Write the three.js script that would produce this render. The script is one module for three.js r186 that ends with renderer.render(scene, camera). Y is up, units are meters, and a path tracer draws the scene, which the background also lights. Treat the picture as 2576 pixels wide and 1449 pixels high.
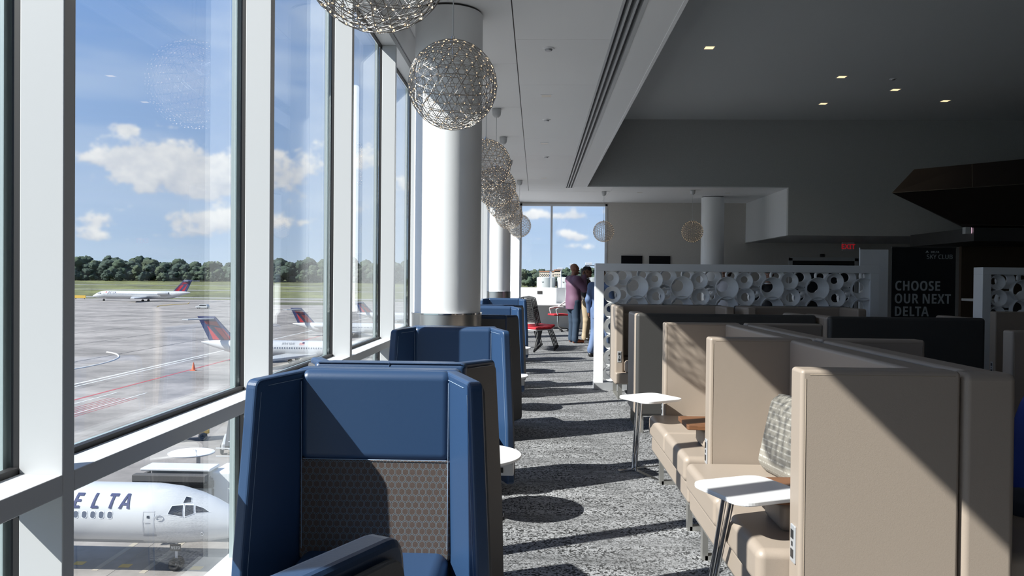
import * as THREE from 'three';
import { RoundedBoxGeometry } from 'three/addons/geometries/RoundedBoxGeometry.js';
import { mergeGeometries, mergeVertices } from 'three/addons/utils/BufferGeometryUtils.js';
import { TessellateModifier } from 'three/addons/modifiers/TessellateModifier.js';
import { FontLoader } from 'three/addons/loaders/FontLoader.js';
import { RectAreaLightUniformsLib } from 'three/addons/lights/RectAreaLightUniformsLib.js';

// ---------------------------------------------------------------- camera, sky, sun, exposure
const scene = new THREE.Scene();
const EYE = 1.42, FOCAL = 1950;
const camera = new THREE.PerspectiveCamera(2 * Math.atan(724.5 / FOCAL) * 180 / Math.PI, 2576 / 1449, 0.05, 6000);
camera.position.set(0, EYE, 0);
camera.rotation.set(-0.63 * Math.PI / 180, 1.82 * Math.PI / 180, 0.55 * Math.PI / 180, 'YXZ');
const renderer = new THREE.WebGLRenderer({ antialias: true });
renderer.toneMapping = THREE.LinearToneMapping;
renderer.toneMappingExposure = 1.1;
renderer.shadowMap.enabled = true;
renderer.shadowMap.type = THREE.PCFSoftShadowMap;
RectAreaLightUniformsLib.init();

const SUN_DIR = new THREE.Vector3(1, -0.964, -0.5).normalize();
const sun = new THREE.DirectionalLight(new THREE.Color().setRGB(1, 0.97, 0.93), 9.4);
sun.name = 'sun';
sun.position.copy(SUN_DIR).multiplyScalar(-80).add(new THREE.Vector3(0, 0, -10));
sun.target.position.set(0, 0, -10);
sun.castShadow = true;
sun.shadow.mapSize.set(4096, 4096);
Object.assign(sun.shadow.camera, { left: -60, right: 60, top: 60, bottom: -60, near: 1, far: 260 });
scene.add(sun, sun.target);

function mulberry(a) { return () => { a |= 0; a = a + 0x6D2B79F5 | 0; let t = Math.imul(a ^ a >>> 15, 1 | a); t = t + Math.imul(t ^ t >>> 7, 61 | t) ^ t; return ((t ^ t >>> 14) >>> 0) / 4294967296; }; }
const clamp = (x, a = 0, b = 1) => Math.min(b, Math.max(a, x));
const sstep = (a, b, x) => { const t = clamp((x - a) / (b - a)); return t * t * (3 - 2 * t); };
const lerp = (a, b, t) => a + (b - a) * t;
function hash3(x, y, z) { let h = Math.imul(x, 374761393) ^ Math.imul(y, 668265263) ^ Math.imul(z, 2147483647 - 1274126177); h = Math.imul(h ^ h >>> 13, 1274126177); return ((h ^ h >>> 16) >>> 0) / 4294967296; }
function noise3(x, y, z) {
  const xi = Math.floor(x), yi = Math.floor(y), zi = Math.floor(z);
  let u = x - xi, v = y - yi, w = z - zi; u = u * u * (3 - 2 * u); v = v * v * (3 - 2 * v); w = w * w * (3 - 2 * w);
  const a = lerp(hash3(xi, yi, zi), hash3(xi + 1, yi, zi), u), b = lerp(hash3(xi, yi + 1, zi), hash3(xi + 1, yi + 1, zi), u);
  const c = lerp(hash3(xi, yi, zi + 1), hash3(xi + 1, yi, zi + 1), u), d = lerp(hash3(xi, yi + 1, zi + 1), hash3(xi + 1, yi + 1, zi + 1), u);
  return lerp(lerp(a, b, v), lerp(c, d, v), w);
}
function fbm3(x, y, z, n = 5) { let s = 0, a = 0.5, t = 0; for (let i = 0; i < n; i++) { s += a * noise3(x, y, z); t += a; a *= 0.5; x = x * 2.03 + 7.1; y = y * 2.03 + 3.7; z = z * 2.03 + 5.3; } return s / t; }
// tileable noise on a lattice of n cells
function tnoise(x, y, n, seed, m = n) { const xi = Math.floor(x), yi = Math.floor(y); let u = x - xi, v = y - yi; u = u * u * (3 - 2 * u); v = v * v * (3 - 2 * v); const h = (a, b) => hash3(((a % n) + n) % n, ((b % m) + m) % m, seed); return lerp(lerp(h(xi, yi), h(xi + 1, yi), u), lerp(h(xi, yi + 1), h(xi + 1, yi + 1), u), v); }

// sky: a summer afternoon with cumulus all round
function makeSky() {
  const W = 4096, Hh = 2048, data = new Uint8Array(W * Hh * 4);
  const R = new THREE.Matrix4().makeRotationFromEuler(camera.rotation);
  const puffs = [];
  const put = (px, py, sx, sy, k = 1) => { // a cumulus seen in that direction; sizes in thousandths of a radian
    const d = new THREE.Vector3((px - 1288) / FOCAL, (724.5 - py) / FOCAL, -1).applyMatrix4(R).normalize();
    puffs.push([Math.atan2(d.z, d.x), Math.asin(d.y), sx / FOCAL, sy / FOCAL, k]);
  };
  [[375, 405, 90, 55, 1.3], [330, 385, 45, 38], [450, 385, 42, 28, .9], [440, 450, 100, 40, 1.2], [530, 435, 60, 50, 1.3], [560, 480, 75, 40, 1.1], [226, 402, 38, 20, 1], [226, 455, 14, 18, 1], [308, 318, 26, 14, .8], [330, 330, 18, 14, .7], [365, 478, 24, 18, .8], [240, 552, 40, 20, 1], [215, 585, 40, 18, .9], [490, 548, 95, 30, 1.2], [560, 575, 80, 32, 1.15], [470, 590, 60, 16, .8], [350, 605, 32, 16, .7], [260, 600, 40, 10, .6], [195, 338, 12, 10, .8],
   [640, 420, 80, 50, 1], [730, 450, 70, 60, 1], [800, 420, 50, 44, .9], [700, 560, 80, 30, .7], [790, 540, 40, 30, .7], [920, 400, 60, 40, 1], [930, 520, 60, 24, .8], [1000, 470, 50, 30, .8],
   [1345, 535, 28, 12, .9], [1330, 548, 22, 9, .9], [1400, 545, 34, 10, 1], [1440, 530, 30, 22, 1.1], [1458, 545, 22, 10, 1], [1520, 530, 14, 14, .9], [1430, 592, 36, 12, 1], [1460, 598, 24, 8, .9], [1340, 600, 26, 12, .8], [1480, 625, 12, 9, .8], [1345, 625, 22, 8, .6], [1440, 620, 30, 7, .5], [1580, 560, 40, 20, .9]].forEach(a => put(...a));
  const r = mulberry(5);
  for (let i = 0; i < 90; i++) {
    const az = r() * Math.PI * 2 - Math.PI, el = 0.03 + r() * r() * 0.75;
    const off = Math.abs(((az + Math.PI / 2 + 3 * Math.PI) % (2 * Math.PI)) - Math.PI);
    const a2 = ((-Math.PI / 2 - az) + 3 * Math.PI) % (2 * Math.PI) - Math.PI; // >0: to the left of straight ahead
    const s = 0.02 + 0.07 * el + 0.04 * r();
    const k = 0.7 + 0.45 * r();
    if (a2 > -0.2 && a2 < 0.75 && el < 0.4 && off < 1) continue;
    for (let j = 0; j < 4; j++) puffs.push([az + (r() - .5) * s * 3.4, el + (r() - .5) * s * .5, s * (0.7 + r() * .6), s * (.35 + .3 * r()), k]);
  }
  const NB = 256, bins = Array.from({ length: NB }, () => []);
  for (const q of puffs) for (let k = -1; k <= 1; k++) { const a0 = (q[0] - q[2] * 2.6 + Math.PI) / (2 * Math.PI) * NB + k * NB, a1 = (q[0] + q[2] * 2.6 + Math.PI) / (2 * Math.PI) * NB + k * NB; for (let b = Math.max(0, Math.floor(a0)); b <= Math.min(NB - 1, Math.floor(a1)); b++) bins[b].push(q); }
  const toS = c => 255 * Math.pow(clamp(c), 1 / 2.2);
  for (let y = 0; y < Hh; y++) {
    const el = ((y + .5) / Hh - .5) * Math.PI, se = Math.max(0, Math.sin(el));
    const t = Math.pow(clamp(se / 0.42), .55);
    // clear air, linear
    const br = lerp(0.50, 0.125, t), bg = lerp(0.60, 0.265, t), bb = lerp(0.72, 0.58, t);
    for (let x = 0; x < W; x++) {
      const i = (y * W + x) * 4; data[i + 3] = 255;
      if (el < -0.02) { data[i] = toS(br * .8); data[i + 1] = toS(bg * .8); data[i + 2] = toS(bb * .75); continue; }
      const az = ((x + .5) / W - .5) * 2 * Math.PI;
      let d = 0, lift = 0;
      for (const q of bins[Math.floor((x / W) * NB)]) {
        let da = az - q[0]; if (da > Math.PI) da -= 2 * Math.PI; if (da < -Math.PI) da += 2 * Math.PI;
        const u = da / q[2], v = (el - q[1]) / q[3] * (el < q[1] ? 1.35 : 1), rr = u * u + v * v; if (rr > 6) continue;
        const g = q[4] * Math.exp(-rr * .9); d += g; lift += g * clamp(.5 + v * .42);
      }
      const cx = Math.cos(az) * Math.cos(el), cz = Math.sin(az) * Math.cos(el);
      const low = fbm3(cx * 5 + 9, el * 16, cz * 5, 4);
      const streak = sstep(.50, .75, low) * sstep(.1, .3, el) * .8;
      let R0 = br + streak * .25, G0 = bg + streak * .22, B0 = bb + streak * .14;
      const thin = sstep(.42, .75, fbm3(cx * 4, el * 22, cz * 4 + 20, 4)) * .30 * (1 - sstep(.25, .6, el));
      R0 = lerp(R0, .55, thin); G0 = lerp(G0, .62, thin); B0 = lerp(B0, .74, thin);
      if (d > .12) {
        const n = fbm3(cx * 44, el * 60, cz * 44, 6), n2 = fbm3(cx * 150 + 4, el * 190, cz * 150, 4);
        const a = sstep(.30, .78, d * .56 + (n - .5) * 1.55 + (n2 - .5) * .6) * .92;
        const up = clamp(lift / (d + 1e-4) + (n - .5) * 1.1 + (n2 - .5) * .5);
        R0 = lerp(R0, lerp(.46, .80, up), a); G0 = lerp(G0, lerp(.49, .78, up), a); B0 = lerp(B0, lerp(.58, .78, up), a);
      }
      data[i] = toS(R0); data[i + 1] = toS(G0); data[i + 2] = toS(B0);
    }
  }
  const tex = new THREE.DataTexture(data, W, Hh, THREE.RGBAFormat, THREE.UnsignedByteType);
  tex.colorSpace = THREE.SRGBColorSpace; tex.mapping = THREE.EquirectangularReflectionMapping;
  tex.magFilter = THREE.LinearFilter; tex.minFilter = THREE.LinearFilter; tex.needsUpdate = true;
  return tex;
}
scene.background = makeSky();
scene.backgroundIntensity = 1.28;

// ---------------------------------------------------------------- helpers
const rnd = mulberry(11);
const used = {};
function numbered(n) { const k = used[n] = (used[n] ?? -1) + 1; return k ? `${n}_${String(k).padStart(3, '0')}` : n; }
function norm(g) { g = g.index ? g.toNonIndexed() : g; for (const k of Object.keys(g.attributes)) if (!['position', 'normal', 'uv'].includes(k)) g.deleteAttribute(k); if (!g.attributes.uv) g.setAttribute('uv', new THREE.BufferAttribute(new Float32Array(g.attributes.position.count * 2), 2)); g.morphAttributes = {}; g.groups = []; return g; }
const merge = list => mergeGeometries(list.map(norm));
function uvm(g, s = 1) { // uv in metres, by the way each face points
  g = norm(g); const p = g.attributes.position, uv = g.attributes.uv, a = new THREE.Vector3(), b = new THREE.Vector3(), c = new THREE.Vector3();
  for (let i = 0; i < p.count; i += 3) {
    a.fromBufferAttribute(p, i); b.fromBufferAttribute(p, i + 1).sub(a); c.fromBufferAttribute(p, i + 2).sub(a); b.cross(c);
    const x = Math.abs(b.x), y = Math.abs(b.y), z = Math.abs(b.z);
    for (let k = 0; k < 3; k++) { const X = p.getX(i + k), Y = p.getY(i + k), Z = p.getZ(i + k); if (y >= x && y >= z) uv.setXY(i + k, X / s, -Z / s); else if (x >= z) uv.setXY(i + k, Z / s, Y / s); else uv.setXY(i + k, X / s, Y / s); }
  }
  return g;
}
const bx = (w, h, d, x = 0, y = 0, z = 0) => new THREE.BoxGeometry(w, h, d).translate(x, y, z);
const rb = (w, h, d, r, x = 0, y = 0, z = 0, s = 3) => new RoundedBoxGeometry(w, h, d, s, Math.min(r, w / 2.01, h / 2.01, d / 2.01)).translate(x, y, z);
const cyl = (r1, r2, h, n, x = 0, y = 0, z = 0) => new THREE.CylinderGeometry(r1, r2, h, n).translate(x, y, z);
const b3 = (x0, x1, y0, y1, d0, d1) => bx(x1 - x0, y1 - y0, d1 - d0, (x0 + x1) / 2, (y0 + y1) / 2, -(d0 + d1) / 2); // by x, y and distance ahead
const rb3 = (x0, x1, y0, y1, d0, d1, r) => rb(x1 - x0, y1 - y0, d1 - d0, r, (x0 + x1) / 2, (y0 + y1) / 2, -(d0 + d1) / 2);
const V = (x, y, z) => new THREE.Vector3(x, y, z);
function bar(a, b, r, n = 6) { const d = b.clone().sub(a), L = d.length(); const g = new THREE.CylinderGeometry(r, r, L, n); g.translate(0, L / 2, 0); g.applyQuaternion(new THREE.Quaternion().setFromUnitVectors(V(0, 1, 0), d.normalize())); g.translate(a.x, a.y, a.z); return g; }
function flatbar(a, b, w, t) { const d = b.clone().sub(a), L = d.length(); const g = bx(w, L, t, 0, L / 2, 0); g.applyQuaternion(new THREE.Quaternion().setFromUnitVectors(V(0, 1, 0), d.normalize())); g.translate(a.x, a.y, a.z); return g; }
const tube = (pts, r, n = 24, k = 6) => new THREE.TubeGeometry(new THREE.CatmullRomCurve3(pts, false, 'catmullrom', .1), n, r, k);
function mirrorX(g) { g = norm(g.clone()); g.scale(-1, 1, 1); const p = g.attributes; for (const k of ['position', 'normal', 'uv']) { const a = p[k], s = a.itemSize; for (let i = 0; i < a.count; i += 3) for (let c = 0; c < s; c++) { const t = a.array[(i + 1) * s + c]; a.array[(i + 1) * s + c] = a.array[(i + 2) * s + c]; a.array[(i + 2) * s + c] = t; } } return g; }
function ext(pts, depth, bevel = 0, seg = 2) { const sh = new THREE.Shape(pts.map(p => new THREE.Vector2(p[0], p[1]))); return new THREE.ExtrudeGeometry(sh, { depth, bevelEnabled: bevel > 0, bevelSize: bevel, bevelThickness: bevel, bevelOffset: -bevel, bevelSegments: seg, curveSegments: 8 }); }
function rpoly(pts, r, n = 4) { // polygon with rounded corners
  const out = []; const N = pts.length;
  pts.forEach((p, i) => { const a = pts[(i + N - 1) % N], b = pts[(i + 1) % N]; const la = Math.hypot(a[0] - p[0], a[1] - p[1]), lb = Math.hypot(b[0] - p[0], b[1] - p[1]), rr = Math.min(r, la * .45, lb * .45); const p0 = [p[0] + (a[0] - p[0]) / la * rr, p[1] + (a[1] - p[1]) / la * rr], p1 = [p[0] + (b[0] - p[0]) / lb * rr, p[1] + (b[1] - p[1]) / lb * rr]; for (let k = 0; k <= n; k++) { const t = k / n; out.push([(1 - t) ** 2 * p0[0] + 2 * t * (1 - t) * p[0] + t * t * p1[0], (1 - t) ** 2 * p0[1] + 2 * t * (1 - t) * p[1] + t * t * p1[1]]); } });
  return out;
}
function mesh(name, geo, m, parent) { const o = new THREE.Mesh(Array.isArray(geo) ? merge(geo) : geo, m); o.name = parent && parent !== scene ? name : numbered(name); o.castShadow = o.receiveShadow = true; (parent || scene).add(o); return o; }
function thing(name, label, category, pos = [0, 0, 0], turn = 0, group) { const o = new THREE.Group(); o.name = numbered(name); o.position.set(...pos); o.rotation.y = turn; o.userData = { label, category }; if (group) o.userData.group = group; scene.add(o); return o; }
function one(name, geo, m, label, category, group) { const o = mesh(name, geo, m); o.userData = { label, category }; if (group) o.userData.group = group; return o; }
function copy(src, pos, turn, label, group) { const o = src.clone(); o.name = numbered(src.name.replace(/_\d{3}$/, '')); o.userData = { ...src.userData, label }; if (group) o.userData.group = group; o.position.set(...pos); o.rotation.y = turn; scene.add(o); return o; }
function struct(name, geo, m, label) { const o = mesh(name, geo, m); o.userData = { kind: 'structure' }; if (label) o.userData.label = label; return o; }
function sgroup(name, label) { const o = new THREE.Group(); o.name = numbered(name); o.userData = { kind: 'structure' }; if (label) o.userData.label = label; scene.add(o); return o; }

// ---------------------------------------------------------------- materials
function dtex(n, fn, srgb = true, rep = 1, m = n) { const d = new Uint8Array(n * m * 4); for (let y = 0; y < m; y++) for (let x = 0; x < n; x++) { const c = fn(x / n, y / m), i = (y * n + x) * 4; d[i] = clamp(c[0]) * 255; d[i + 1] = clamp(c[1]) * 255; d[i + 2] = clamp(c[2]) * 255; d[i + 3] = 255; } const t = new THREE.DataTexture(d, n, m); t.wrapS = t.wrapT = THREE.RepeatWrapping; t.magFilter = THREE.LinearFilter; t.minFilter = THREE.LinearMipmapLinearFilter; t.generateMipmaps = true; if (srgb) t.colorSpace = THREE.SRGBColorSpace; t.repeat.set(1 / rep, 1 / rep); t.needsUpdate = true; return t; }
const C = (r, g, b) => new THREE.Color().setRGB(r, g, b);
const std = (c, roughness = .6, o = {}) => new THREE.MeshStandardMaterial({ color: Array.isArray(c) ? C(...c) : c, roughness, ...o });
const phy = (c, roughness = .6, o = {}) => new THREE.MeshPhysicalMaterial({ color: Array.isArray(c) ? C(...c) : c, roughness, ...o });
const grainTex = dtex(256, (u, v) => { const a = tnoise(u * 64, v * 64, 64, 3), b = tnoise(u * 24, v * 24, 24, 4), c = Math.abs(tnoise(u * 48, v * 48, 48, 5) - .5) * 2; const k = .35 * a + .25 * b + .4 * c; return [k, k, k]; }, false, .12);
const softTex = dtex(256, (u, v) => { const k = .5 * tnoise(u * 8, v * 8, 8, 6) + .3 * tnoise(u * 20, v * 20, 20, 7) + .2 * tnoise(u * 60, v * 60, 60, 8); return [k, k, k]; }, false, .6);
const carpetTex = dtex(1024, (u, v) => { // streaks woven across the aisle, pebbled loops between them
  const wob = tnoise(u * 3, v * 4, 3, 20, 4) * .6;
  const line = tnoise(u * 6 + wob * 0, v * 110, 6, 21, 110) * .55 + tnoise(u * 16, v * 220, 16, 22, 220) * .45;
  const zone = sstep(.28, .54, tnoise(u * 3, v * 11, 3, 23, 11) * .65 + tnoise(u * 8, v * 24, 8, 24, 24) * .35);
  const peb = sstep(.53, .63, tnoise(u * 190, v * 230, 190, 25, 230) * .75 + tnoise(u * 60, v * 80, 60, 28, 80) * .25);
  const fine = tnoise(u * 480, v * 480, 480, 26);
  let k = lerp(.58 + .22 * (line - .5) - .20 * peb, .68 + .08 * (line - .5) - .50 * peb, zone);
  k += (fine - .5) * .20 + (tnoise(u * 4, v * 12, 4, 27, 12) - .5) * .14;
  return [k * 1.0, k * 1.0, k * 1.01];
}, true, 1.5);
const carpetBump = dtex(512, (u, v) => { const k = tnoise(u * 200, v * 200, 200, 31) * .5 + sstep(.5, .62, tnoise(u * 60, v * 75, 60, 25, 75)) * .5; return [k, k, k]; }, false, .75);
const honeyTex = (() => { const Wt = 192, Ht = 332; // woven honeycomb, two cells a tile
  return dtex(Wt, (u, v) => {
    const x = u, y = v * 1.732; let best = 9;
    for (const [cx, cy] of [[0, 0], [1, 0], [0, 1.732], [1, 1.732], [.5, .866]]) { const dx = Math.abs(x - cx), dy = Math.abs(y - cy); best = Math.min(best, Math.max(dx, dx * .5 + dy * .866)); }
    const e = best; const n = hash3(Math.floor(u * 96), Math.floor(v * 166), 9), n2 = tnoise(u * 30, v * 50, 1500, 12);
    const ring = sstep(.395, .415, e) * (1 - sstep(.450, .470, e)), gap = sstep(.465, .485, e);
    const br = .335 + .16 * (n - .5) + .10 * (n2 - .5);
    return [lerp(lerp(br, .48 + .1 * (n - .5), ring), .16, gap), lerp(lerp(br * .84, .52 + .1 * (n - .5), ring), .15, gap), lerp(lerp(br * .77, .55 + .1 * (n - .5), ring), .16, gap)];
  }, true, 1, Ht); })();
honeyTex.repeat.set(1 / .0246, 1 / .047);
const woodTex = dtex(512, (u, v) => { const g = tnoise(u * 3 + 4 * tnoise(u * 4, v * 2, 4, 41), v * 60, 60, 42) * .6 + tnoise(u * 8, v * 160, 160, 43) * .4; return [.44 + .14 * g, .295 + .11 * g, .20 + .08 * g]; }, true, .5);
const apronTex = dtex(512, (u, v) => { const a = tnoise(u * 5, v * 5, 5, 51), b = tnoise(u * 22, v * 22, 22, 52), c = tnoise(u * 110, v * 110, 110, 53), s = sstep(.62, .85, tnoise(u * 9, v * 30, 9, 54, 30)); const k = .79 + .16 * (a - .5) + .1 * (b - .5) + .06 * (c - .5) - .06 * s; return [k, k * .965, k * .935]; }, true, 31);
const fieldTex = dtex(512, (u, v) => { const a = tnoise(u * 6, v * 6, 6, 61), b = tnoise(u * 40, v * 14, 40, 62, 14), c = tnoise(u * 128, v * 128, 128, 63); const k = .75 + .3 * (a - .5) + .25 * (b - .5) + .15 * (c - .5); return [k * .60, k * .61, k * .38]; }, true, 260);
const pillowTex = dtex(256, (u, v) => { const row = Math.floor(v * 8), f = v * 8 - row; const line = sstep(.34, .4, f) * (1 - sstep(.6, .66, f)) * (tnoise(u * 24 + row * 5, row, 240, 71) > .28 ? 1 : .2); const w = .06 * (hash3(Math.floor(u * 120), Math.floor(v * 120), 3) - .5); return [lerp(.62, .76, line) + w, lerp(.60, .745, line) + w, lerp(.56, .71, line) + w]; }, true, .22);
const wallTex = dtex(256, (u, v) => { const k = .93 + .06 * (tnoise(u * 64, v * 256, 64, 81, 256) - .5) + .05 * (tnoise(u * 128, v * 128, 128, 82) - .5); return [k, k, k]; }, true, .6);

const M = {
  white: std([.87, .88, .89], .42, { bumpMap: softTex, bumpScale: .0004 }),
  frame: std([.60, .61, .62], .38),
  ceil: std([.92, .925, .93], .85),
  ceilHigh: std([.70, .73, .74], .9),
  wallHigh: std([.66, .67, .66], .88, { map: wallTex }),
  wallBack: std([.16, .15, .14], .85, { map: wallTex }),
  wallFar: std([.72, .68, .63], .85, { map: wallTex }),
  wallPlain: std([.62, .62, .61], .85),
  gasket: std([.018, .017, .018], .55),
  cap: std([.36, .43, .43], .35, { metalness: .3 }),
  glass: phy([.97, .99, .985], .0, { transmission: 1, thickness: 0, ior: 1.5 }),
  blue: phy([.0225, .056, .128], .40, { bumpMap: grainTex, bumpScale: .00014, clearcoat: .12, clearcoatRoughness: .45 }),
  stitch: std([.26, .34, .46], .7),
  shellDark: std([.052, .050, .048], .55, { bumpMap: grainTex, bumpScale: .0004 }),
  shell: std([.100, .100, .104], .62, { bumpMap: grainTex, bumpScale: .0004 }),
  honey: std([.86, .86, .86], .85, { map: honeyTex, bumpMap: softTex, bumpScale: .0004 }),
  tan: phy([.33, .272, .223], .46, { bumpMap: grainTex, bumpScale: .00018, clearcoat: .06, clearcoatRoughness: .5 }),
  tanSeam: std([.30, .245, .19], .6),
  carpet: std([.64, .64, .645], .95, { map: carpetTex, bumpMap: carpetBump, bumpScale: .004 }),
  chrome: std([.78, .79, .80], .12, { metalness: 1 }),
  steel: std([.60, .58, .55], .32, { metalness: 1 }),
  legs: std([.50, .49, .46], .38, { metalness: .85 }),
  wire: std([.30, .295, .29], .30, { metalness: 1 }),
  led: std([1, .9, .75], .3, { emissive: C(1, .72, .45), emissiveIntensity: 1.3 }),
  top: std([.76, .76, .77], .28),
  black: std([.02, .02, .022], .5),
  dark: std([.045, .043, .042], .5),
  plate: std([.50, .51, .53], .35, { metalness: .4 }),
  wood: phy([.80, .78, .76], .45, { map: woodTex, clearcoat: .15, clearcoatRoughness: .4 }),
  pillow: std([.78, .78, .78], .9, { map: pillowTex }),
  apron: [.40, .42, .44, .38, .41].map(k => std([k, k * .99, k * .985], .9, { map: apronTex })),
  joint: std([.10, .098, .095], .95),
  field: std([.66, .68, .58], 1, { map: fieldTex }),
  taxi: std([.24, .235, .225], .9),
  lineWhite: std([.52, .52, .51], .8), lineRed: std([.34, .07, .08], .8), lineYellow: std([.58, .37, .06], .8), lineTan: std([.35, .31, .25], .9),
  plane: phy([.49, .50, .51], .3, { clearcoat: .5, clearcoatRoughness: .2 }),
  navy: std([.014, .024, .095], .7), red: std([.42, .02, .035], .35), redDark: std([.22, .012, .03], .35),
  belly: std([.30, .31, .33], .4), paneDark: std([.03, .035, .045], .15), greyLine: std([.45, .46, .48], .5), tyre: std([.02, .02, .02], .8),
  leaf: [[.044, .068, .040], [.036, .058, .038], [.054, .074, .042], [.032, .052, .038]].map(c => std(c, .95)),
  bark: std([.10, .08, .06], .95),
  text: std([.42, .45, .46], .7),
  exitRed: std([.5, .02, .03], .4, { emissive: C(1, .04, .06), emissiveIntensity: .16 }),
  lens: std([.86, .80, .70], .4),
  lampGlow: std([1, .9, .7], .4, { emissive: C(1, .72, .40), emissiveIntensity: 1.3 }),
  canopy: std([.030, .020, .016], .45), canopyEdge: std([.28, .26, .22], .4, { metalness: .7 }),
};
for (const m of [M.blue, M.shell, M.tan]) m.bumpMap = grainTex;

// ---------------------------------------------------------------- room shell
const FAR = 23.3, WELL = 19.4, HC = 3.75, HH = 5.43, XR = 16, DB = -4.5;
struct('floor', uvm(b3(-1.42, XR, -.25, 0, DB, FAR + .25)), M.carpet, 'charcoal carpet with light grey woven streaks');
struct('floor', b3(-1.40, XR, -1.2, -.25, DB, FAR + .25), M.wallPlain);
{ // lower ceiling along the windows: slab and the panels hung under it
  const g = sgroup('ceiling', 'white panelled ceiling along the windows');
  for (const q of [[-1.40, .69, HC + .02, HC + .3, DB, FAR + .2], [.91, 1.23, HC + .02, HC + .3, DB, FAR + .2], [.69, .91, HC + .16, HC + .3, DB, FAR + .2], [1.23, 6.199, HC + .02, HC + .3, WELL + .151, FAR]]) mesh('slab', b3(...q), M.dark, g);
  const panel = (x0, x1, step, d0, d1, off) => { for (let d = d0 + off; d < d1 - .02; d += step) mesh('panel', b3(x0, x1, HC, HC + .02, Math.max(d0, d), Math.min(d1, d + step - .004)), M.ceil, g); };
  panel(-1.20, -.240, 2.1, DB, 20.4, .3); panel(-.229, .693, 1.75, DB, 20.4, -.2); panel(.907, 1.23, 3.5, DB, WELL, 0);
  panel(-1.20, 1.9, 2.9, 20.41, FAR, 0); panel(1.905, 4.2, 3.9, WELL + .005, FAR, 0); panel(4.205, 6.2, 3.9, WELL + .005, FAR, 0); panel(.907, 1.9, .996, WELL + .005, 20.40, 0);
}
{ const g = sgroup('ceiling', 'raised grey ceiling over the booths'); mesh('slab', b3(1.08, XR, HH, HH + .2, DB, WELL + .3), M.ceilHigh, g); }
struct('wall_well_side', b3(1.09, 1.229, HC + .3, HH, DB, WELL), M.wallHigh);
struct('trim_1', b3(1.20, 1.235, HC - .004, HC + .3, DB, WELL), M.ceil);
struct('wall_well_end', uvm(merge([b3(1.09, 6.2, HC + .02, HH, WELL, WELL + .15), b3(6.2, XR, 2.58, HH, WELL, WELL + .12)])), M.wallHigh, 'grey wall at the end of the raised ceiling');
struct('trim_2', b3(1.23, 6.2, HC - .003, HC + .022, WELL - .004, WELL + .16), M.ceil);
struct('wall_soffit_side', b3(6.2, 6.33, 2.58, HC + .02, WELL + .1202, FAR), M.white);
struct('ceiling_soffit', b3(6.331, XR, 2.58, 2.75, WELL + .1202, FAR), M.wallPlain);
struct('wall_far', uvm(merge([b3(2.09, XR, 0, HH, FAR, FAR + .2), b3(-.52, 2.09, 3.70, HC + .3, FAR, FAR + .2), b3(-.52, 2.09, 0, .62, FAR, FAR + .2)])), M.wallFar, 'grey-brown plaster end wall');
struct('wall_far', b3(-1.42, -.52, 0, HC + .3, FAR - .35, FAR + .2), M.white, 'white corner pier beside the end window');
struct('wall_right', b3(XR, XR + .2, -.2, HH + .2, DB, FAR + .2), M.wallHigh);
struct('wall_back', b3(-1.42, XR, -.2, HH + .2, DB - .2, DB), M.wallBack);
struct('baseboard_far', b3(2.09, XR, 0, .1, FAR - .015, FAR), M.dark);
{ // glazed end wall
  const w = sgroup('window_30', 'tall window in the end wall with one white mullion');
  mesh('frame', [b3(-.52, 2.09, 3.64, 3.70, FAR - .02, FAR + .14), b3(-.52, 2.09, .62, .68, FAR - .02, FAR + .14), b3(-.52, -.46, .62, 3.7, FAR - .02, FAR + .14), b3(2.03, 2.09, .62, 3.7, FAR - .02, FAR + .14)], M.frame, w);
  mesh('mullion', b3(.40, .46, .68, 3.64, FAR - .04, FAR + .14), M.frame, w);
  mesh('glass_pane', b3(-.46, .40, .68, 3.64, FAR + .09, FAR + .10), M.glass, w); mesh('glass_pane', b3(.46, 2.03, .68, 3.64, FAR + .09, FAR + .10), M.glass, w);
  mesh('sticker', b3(.385, .398, 1.46, 1.72, FAR - .043, FAR - .04), std([.03, .12, .36], .5), w);
}
// curtain wall on the left, one bay after another
const BAY = 1.52, D0 = 1.93, MW = .05, XI = -1.20, XG = -1.315;
for (let k = -4; k <= 13; k++) {
  const d = D0 + BAY * k, e = d + BAY, w = sgroup('window_' + (k + 5), 'window bay between white aluminium mullions');
  const e2 = Math.min(e, FAR - .35);
  mesh('mullion', rb3(XG, XI, .12, 3.375, d, d + MW, .0035), M.frame, w);
  mesh('transom', rb3(XG, XI, .857, .912, d + MW, e2, .0035), M.frame, w);
  mesh('gasket', [b3(-1.338, XG, .15, 3.36, d + .004, d + MW - .004), b3(-1.338, -1.3155, .912, .928, d + MW, e2), b3(-1.338, -1.3155, .84, .857, d + MW, e2), b3(-1.338, XG, .857, .912, d + MW, e2), b3(-1.338, -1.3155, 3.36, 3.39, d + MW, e2)], M.gasket, w);
  mesh('outer_cap', [b3(-1.376, -1.352, -.3, 3.5, d - .006, d + MW + .006), b3(-1.372, -1.352, .85, .92, d + MW, e2)], M.cap, w);
  mesh('glass_pane', b3(-1.350, -1.3385, .892, 3.41, d + .028, e2 + .022), M.glass, w);
  mesh('glass_pane', b3(-1.350, -1.3385, .12, .878, d + .028, e2 + .022), M.glass, w);
}
struct('trim_3', b3(-1.345, XI, 3.375, 3.43, DB, FAR - .35), M.frame, 'white head rail over the windows');
struct('trim_4', [b3(-1.40, -1.215, 3.445, HC + .02, DB, FAR - .35), b3(-1.33, -1.215, 3.43, 3.445, DB, FAR - .35)], M.gasket);
struct('trim_5', b3(-1.23, -1.203, 3.46, HC + .01, DB, FAR - .35), M.ceil);
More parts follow.
